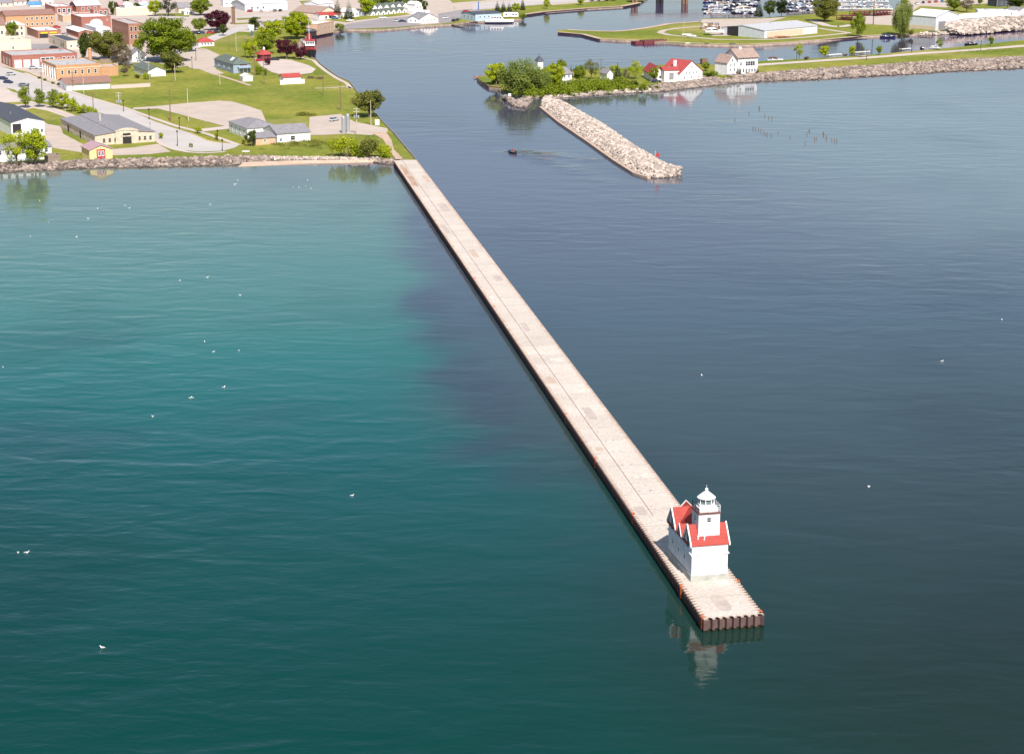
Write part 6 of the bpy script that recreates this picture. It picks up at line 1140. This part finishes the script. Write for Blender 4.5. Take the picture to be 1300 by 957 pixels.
for ri, (y, x0, x1, n) in enumerate(rows):
    for i in range(n):
        ci = random.randrange(9); L_ = random.uniform(5, 7); motorboat(x0 + (x1-x0)*(i+.5)/n + random.uniform(-1, 1), y + random.uniform(-.5, .5), L_, random.choice([-60, -125, 55, 120, 15, 165]) + random.uniform(-8, 8), ci,
            'moored boat, %s top, %s from left, marina %s' % (CN[ci], ORD[i], ROWN[ri]), 'motorboats moored in the marina', mast=random.random() < .18, hullm=random.choice(['whitep', 'whitep', 'galv', 'cream', 'navy_paint', 'slate']))
motorboat(948, 15.5, 15, 8, 2, 'large white cruiser in front of the dark trees at the marina', 'motorboats moored in the marina')
random.seed(5)
for ri, (y, x0, x1, n) in enumerate([(13.5, 1064, 1128, 8), (9, 1062, 1128, 8), (4, 1064, 1126, 8)]):
    for i in range(n):
        ci = random.randrange(9); motorboat(x0 + (x1-x0)*(i+.5)/n + random.uniform(-2, 2), y, random.uniform(5, 8), random.choice([5, 175, 80, 20]), ci, '%s-topped stored boat in the boatyard, %s from left in %s row' % (CN[ci], ORD[i], ['front', 'middle', 'back'][ri]), 'boats stored in the yard', z=G, stand=.5, name='stored_boat')
motorboat(907, 45, 11, 8, 0, 'white boat on a stand beside the dark storage doorway', z=G, stand=1.3, name='stored_boat'); motorboat(1127, 48.5, 8.5, 2, 1, 'white and blue pontoon boat moored at the island bank', hullm='navy_paint'); motorboat(1187, 62, 5.5, -5, 0, 'small white boat moored in the channel beside a red one'); motorboat(1171, 62.5, 4.5, -80, 5, 'small dark red boat moored in the channel', hullm='darkrust'); motorboat(1233, 57.5, 7, 8, 6, 'small dark boat at the grass bank of the channel', hullm='dark')
motorboat(984, 78, 8, 5, 5, 'moored boat with dark red top behind the start of the peninsula road'); motorboat(1185, 43.8, 7, 4, 6, 'small dark boat below the white boat shed', hullm='dark'); motorboat(875, 57.8, 5, 5, 0, 'small pale boat at the island shore opposite the red roofs'); motorboat(899, 58.3, 5, 5, 6, 'small dark rowing boat at the island shore', hullm='dark'); motorboat(932, 58.7, 6, 2, 6, 'long dark skiff at the island shore left of the tall house roof', hullm='dark')
motorboat(878, 47.5, 5, 2, 0, 'small white trailer boat on the island lawn', z=G, stand=.4, name='stored_boat')
mb = hullmb(17, 4.6, 2.0); r = empty('excursion_boat', at(634, 29.8, 0), .02); tag(r, 'long white boat with a dark blue waterline stripe moored before the blue shed', 'boat'); mb.build('hull', M['whitep'], r)
mb = hullmb(17.1, 4.7, .5); o = mb.build('stripe', M['navy_paint'], r); o.location.z = .25
mb = MB(); mb.loft([[(-5.5, yy, 2.1), (-5.3, yy, 4.2), (1.5, yy, 4.1), (2.8, yy*.9, 2.1)] for yy in (-1.6, 1.6)]); c = mb.build('cabin', M['whitep'], r)
for i in range(4): mb = MB(); mb.box(-4.8+i*1.6, -3.7+i*1.6, -1.66, -1.6, 2.9, 3.7); mb.build('window', M['glass'], c)
# museum tug
p = at(397, 79, 0); q_ = at(386, 58, 0); tl = 28; r = empty('tugboat', p.lerp(q_, .34), math.atan2(p.y-q_.y, p.x-q_.x)); tag(r, 'black tug with red and white wheelhouse moored in the canal mouth', 'tugboat')
S = [(-.5, .55, .25), (-.42, .9, .1), (-.2, 1, 0), (.1, 1, .02), (.3, .85, .15), (.42, .5, .4), (.5, .05, .6)]; mb = MB(); mb.loft([[(x*tl, -w_*3.3, 2.9*(1+e)), (x*tl, -w_*2.9, .4), (x*tl, 0, -1), (x*tl, w_*2.9, .4), (x*tl, w_*3.3, 2.9*(1+e))] for x, w_, e in S]); mb.build('hull', M['dark'], r)
mb = MB(); mb.loft([[(x*tl*1.005, -w_*3.42, 2.9*(1+e)+.05), (x*tl*1.005, -w_*3.42, 2.9*(1+e)+.55), (x*tl*1.005, w_*3.42, 2.9*(1+e)+.55), (x*tl*1.005, w_*3.42, 2.9*(1+e)+.05)] for x, w_, e in S]); mb.build('bulwark', M['red_paint'], r)
mb = MB(); mb.box(-9, 6, -2.2, 2.2, 3.2, 5.4); mb.build('deckhouse', M['darkrust'], r)
mb = MB(); mb.box(1.5, 6.5, -2.4, 2.4, 5.7, 8.2); wh_ = mb.build('wheelhouse', M['whitep'], r); mb = MB(); mb.box(1.2, 6.9, -2.7, 2.7, 8.2, 8.5); mb.build('roof', M['red_paint'], wh_)
for yy in (-1.6, -.55, .55, 1.6): mb = MB(); mb.box(6.5, 6.56, yy-.4, yy+.4, 6.7, 7.7); mb.build('window', M['glass'], wh_)
mb = MB(); mb.lathe([(1.1, 5.6), (1.1, 10), (1.2, 10), (1.2, 10.6)], 14, (-3.5, 0)); mb.build('funnel', M['red_paint'], r); mb = MB(); mb.tube((0, 0, 5.6), (0, 0, 17), .16, .08); mb.tube((0, -1.4, 13), (0, 1.4, 13), .06); mb.build('mast', M['whitep'], r)
for s in (-1, 1): mb = MB(); mb.loft([[(x*4.5-5, s*2.0 + w_*.7, 5.9+e) for x, w_, e in ((-.5, 0, .5), (-.4, .8, 0), (.4, .8, 0), (.5, 0, .5), (.4, -.8, 0), (-.4, -.8, 0))], [(x*4.5-5, s*2.0 + w_*.9, 6.7+e) for x, w_, e in ((-.55, 0, .3), (-.4, .9, 0), (.4, .9, 0), (.55, 0, .3), (.4, -.9, 0), (-.4, -.9, 0))]]); mb.build('lifeboat', M['whitep'], r)

# ---------------------------------------------------------------- people in the fishing boat
def person(loc_, rz, shirt, label, pose='sit'):
    V = [(0, 0, .50), (0, 0, .72), (0, .01, .93), (0, .02, 1.04), (0, 0, 1.12), (-.19, 0, .92), (-.23, -.12, .68), (-.12, -.34, .62), (.19, 0, .92), (.23, -.12, .68), (.12, -.34, .62), (-.10, -.02, .48), (-.12, -.42, .50), (-.12, -.44, .08), (-.12, -.58, .05), (.10, -.02, .48), (.12, -.42, .50), (.12, -.44, .08), (.12, -.58, .05)]
    Ed = [(0, 1), (1, 2), (2, 3), (3, 4), (2, 5), (5, 6), (6, 7), (2, 8), (8, 9), (9, 10), (0, 11), (11, 12), (12, 13), (13, 14), (0, 15), (15, 16), (16, 17), (17, 18)]
    rad = [.15, .145, .15, .055, .055, .065, .045, .032, .065, .045, .032, .09, .07, .05, .04, .09, .07, .05, .04]
    me = bpy.data.meshes.new('person'); me.from_pydata(V, Ed, []); o = link('person', me); me.skin_vertices or None
    o.modifiers.new('skin', 'SKIN'); sv = me.skin_vertices[0].data if me.skin_vertices else None
    for i, s in enumerate(sv): s.radius = (rad[i], rad[i]*(.75 if i < 3 else 1))
    sv[0].use_root = True; o.modifiers.new('sub', 'SUBSURF').levels = 1; o.modifiers['sub'].render_levels = 1
    bpy.context.view_layer.update(); ev = o.evaluated_get(bpy.context.evaluated_depsgraph_get()); m2 = bpy.data.meshes.new_from_object(ev); o.modifiers.clear(); o.data = m2
    bm_ = MB(); bm_.lathe([(.02, 1.10)] + [(.098*math.sin(a*math.pi/8), 1.215 - .125*math.cos(a*math.pi/8)) for a in range(1, 8)] + [(.01, 1.34)], 12)
    i0 = len(m2.vertices); import bmesh as _b
    b2 = _b.new(); b2.from_mesh(m2); me3 = bm_.mesh('h', M['skin']); b2.from_mesh(me3); hd = b2.faces[:][-len(me3.polygons):]
    bm2 = MB(); bm2.tube((0, -.09, 1.2), (0, -.125, 1.185), .018, .012); bm2.tube((-.1, 0, 1.2), (-.115, 0, 1.22), .02); bm2.tube((.1, 0, 1.2), (.115, 0, 1.22), .02); b2.from_mesh(bm2.mesh('n', M['skin']))
    for f in b2.faces: f.material_index = 1 if (f.calc_center_median().z > 1.06) else (0 if f.calc_center_median().z > .56 else 2)
    m4 = bpy.data.meshes.new('person'); b2.to_mesh(m4); b2.free(); m4.materials.append(M[shirt]); m4.materials.append(M['skin']); m4.materials.append(M['trousers']); o.data = m4; smooth(o)
    o.location = loc_; o.rotation_euler = (0, 0, rz); tag(o, label, 'person', None)
    mb = MB(); mb.lathe([(.108, 1.24), (.108, 1.29), (.085, 1.345), (.01, 1.365)], 12); mb.box(-.07, .07, -.19, -.08, 1.245, 1.26); mb.build('cap', M['dark'], o); return o
M['skin'] = mat('skin', (.52, .32, .24), .6, .05); M['trousers'] = mat('trousers', (.05, .055, .08), .9, .1)
p = at(650, 194.5, 0); r = empty('fishing_boat', (p.x, p.y, 0), R(118)); tag(r, 'small dark fishing boat under way in the river mouth with people aboard', 'boat')
hullmb(4.9, 1.8, .62).build('hull', M['dark'], r)
mb = MB(); mb.box(-1.9, 1.2, -.62, .62, .3, .34); mb.build('floor', M['galv'], r)
for x in (-1.2, .2): mb = MB(); mb.box(x-.2, x+.2, -.7, .7, .62, .68); mb.build('seat', M['galv'], r)
mb = MB(); mb.box(-2.75, -2.35, -.18, .18, .3, 1.15); mb.tube((-2.6, 0, .3), (-2.6, 0, -.5), .06); mb.build('outboard', M['dark'], r)
c, s = math.cos(R(118)), math.sin(R(118))
for (x, y, sh, lb) in [(-1.2, .1, 'red_paint', 'person in red jacket steering at the stern of the small fishing boat'), (.2, -.3, 'red_paint', 'person in red sitting amidships on the left in the small fishing boat'), (.2, .34, 'blue_paint', 'person in blue sitting amidships in the small fishing boat')]:
    person((p.x + c*x - s*y, p.y + s*x + c*y, .30), R(118) + math.pi/2, sh, lb)
# ---------------------------------------------------------------- gulls, posts
mb = MB(); mb.loft([[(x, r_*math.cos(a), .08 + r_*.8*math.sin(a) + e) for a in [2*math.pi*i/8 for i in range(8)]] for x, r_, e in [(-.32, .02, .08), (-.2, .08, .03), (-.02, .13, .02), (.14, .11, .03), (.2, .06, .1), (.24, .065, .2), (.3, .055, .21), (.34, .01, .2)]])
GB = mb.mesh('gull_body', M['whitep']); mb = MB()
for s in (-1, 1): mb.slab([(.1, s*.10, .17), (-.05, s*.15, .15), (-.42, s*.05, .13), (-.1, s*.06, .22)], .02)
GW = mb.mesh('gull_wings', M['galv']); mb = MB(); mb.tube((.33, 0, .2), (.40, 0, .185), .018, .008); GK = mb.mesh('beak', M['yellow_paint'])
gl = [(260, 434.5), (271, 447), (303.5, 445.5), (284, 492.5), (241, 505.5), (244.5, 505.5), (194, 529), (130, 822.5), (447, 629.5), (34, 702), (23, 702), (4, 466.5), (305, 375.5), (263, 353), (228, 357), (124, 266), (158.5, 261.5), (164, 265), (267, 260), (298, 235), (50.5, 255.5), (39, 301), (97, 301.5), (112, 278), (299, 234), (372, 238.5), (380, 239), (388, 237), (395, 240), (391, 230), (302, 230), (62, 283), (891, 477.5), (1103, 618.5), (1196, 459), (1272, 407)]
gz = lambda x, y: 'among the flock off the town rubble shore' if y < 310 and x < 340 else 'in the small group just off the sandy beach' if y < 310 else 'on the open water right of the pier' if x > 800 else 'on the teal water in the middle left' if y < 560 else 'alone on the dark teal water at the lower left'
for i, (x, y) in enumerate(gl):
    p = at(x, y, 0); k = random.uniform(.85, 1.25); r = empty('gull', (p.x, p.y, 0), random.uniform(0, 6.28)); r.scale = (k, k, k); tag(r, 'white gull floating ' + gz(x, y), 'gull', 'gulls resting ' + gz(x, y)); link('body', GB, r); link('wings', GW, r); link('beak', GK, r)
ps = [(964.5, 138.5), (951, 145), (971, 147), (976, 150.5), (980, 151), (933, 153.5), (956, 164), (959, 165), (963, 165.5), (966, 167), (970, 170), (972, 171), (974, 172), (979, 173), (988, 169.5), (1003, 174.5), (1028, 167), (1024.5, 171.5), (1034, 178), (1036.5, 177), (1046, 172), (1049, 176), (1056, 178), (1059.5, 179.5), (1062.5, 180), (1022.5, 183.5), (1045, 170.5)]
mb = MB(); mb.tube((0, 0, -1.5), (.03, 0, .9), .16, .13, 7); PM = mb.mesh('old_pile', M['pole'])
mb = MB(); mb.tube((0, 0, -1.5), (.05, .03, 1.2), .18, .14, 7); mb.tube((.35, .1, -1.5), (.25, .1, .9), .15, .13, 7); PM2 = mb.mesh('old_pile_pair', M['pole'])
for i, (x, y) in enumerate(ps):
    p = at(x, y, 0); o = link('old_pile', PM2 if i in (0, 16, 21) else PM, None, (p.x, p.y, random.uniform(-.25, .3)), random.uniform(0, 6)); o.rotation_euler.x = random.uniform(-.1, .1)
    tag(o, 'weathered pile stump breaking the water right of the breakwater', 'pile', 'old pile stumps in the bay')
# fuel tank, clutter on the island
r = empty('trailer', at(866, 46.5), .1); tag(r, 'small white trailer with mast on the island lawn', 'trailer'); mb = MB(); mb.box(0, 5, 0, 2, .6, 1.2); mb.build('bed', M['whitep'], r); mb = MB(); mb.tube((1, 1, 1), (1, 1, 9), .08); mb.build('mast', M['palepole'], r)
for k in (1.5, 3.5): mb = MB(); n = 10; mb.loft([[(k+.35*math.cos(2*math.pi*i/n), y, .35+.35*math.sin(2*math.pi*i/n)) for i in range(n)] for y in (-.1, .1)]); mb.build('wheel', M['dark'], r)
random.seed(9)
for i in range(16):
    x = 893 + (i % 8)*2.4 + random.uniform(-.6, .6); y = 33.5 + (i//8)*4 + random.uniform(-1, 1); s = random.uniform(1.2, 2.2); mb = MB()
    mb.box(-s, s, -1, 1, 0, .12); 
    for a_ in (-s, s-.12): mb.box(a_, a_+.12, -1, 1, .12, random.uniform(1, 2)); 
    mb.box(-s*.8, s*.7, -.8, .8, .12, random.uniform(.8, 1.8)); o = mb.build('gear_crate', M[['wood', 'tan_panel', 'galv', 'pole'][i % 4]], None, at(x, y), random.uniform(0, 1)); tag(o, 'piled wooden gear crate in the cluttered yard left of the storage hall', 'crate', 'gear crates in the island yard')
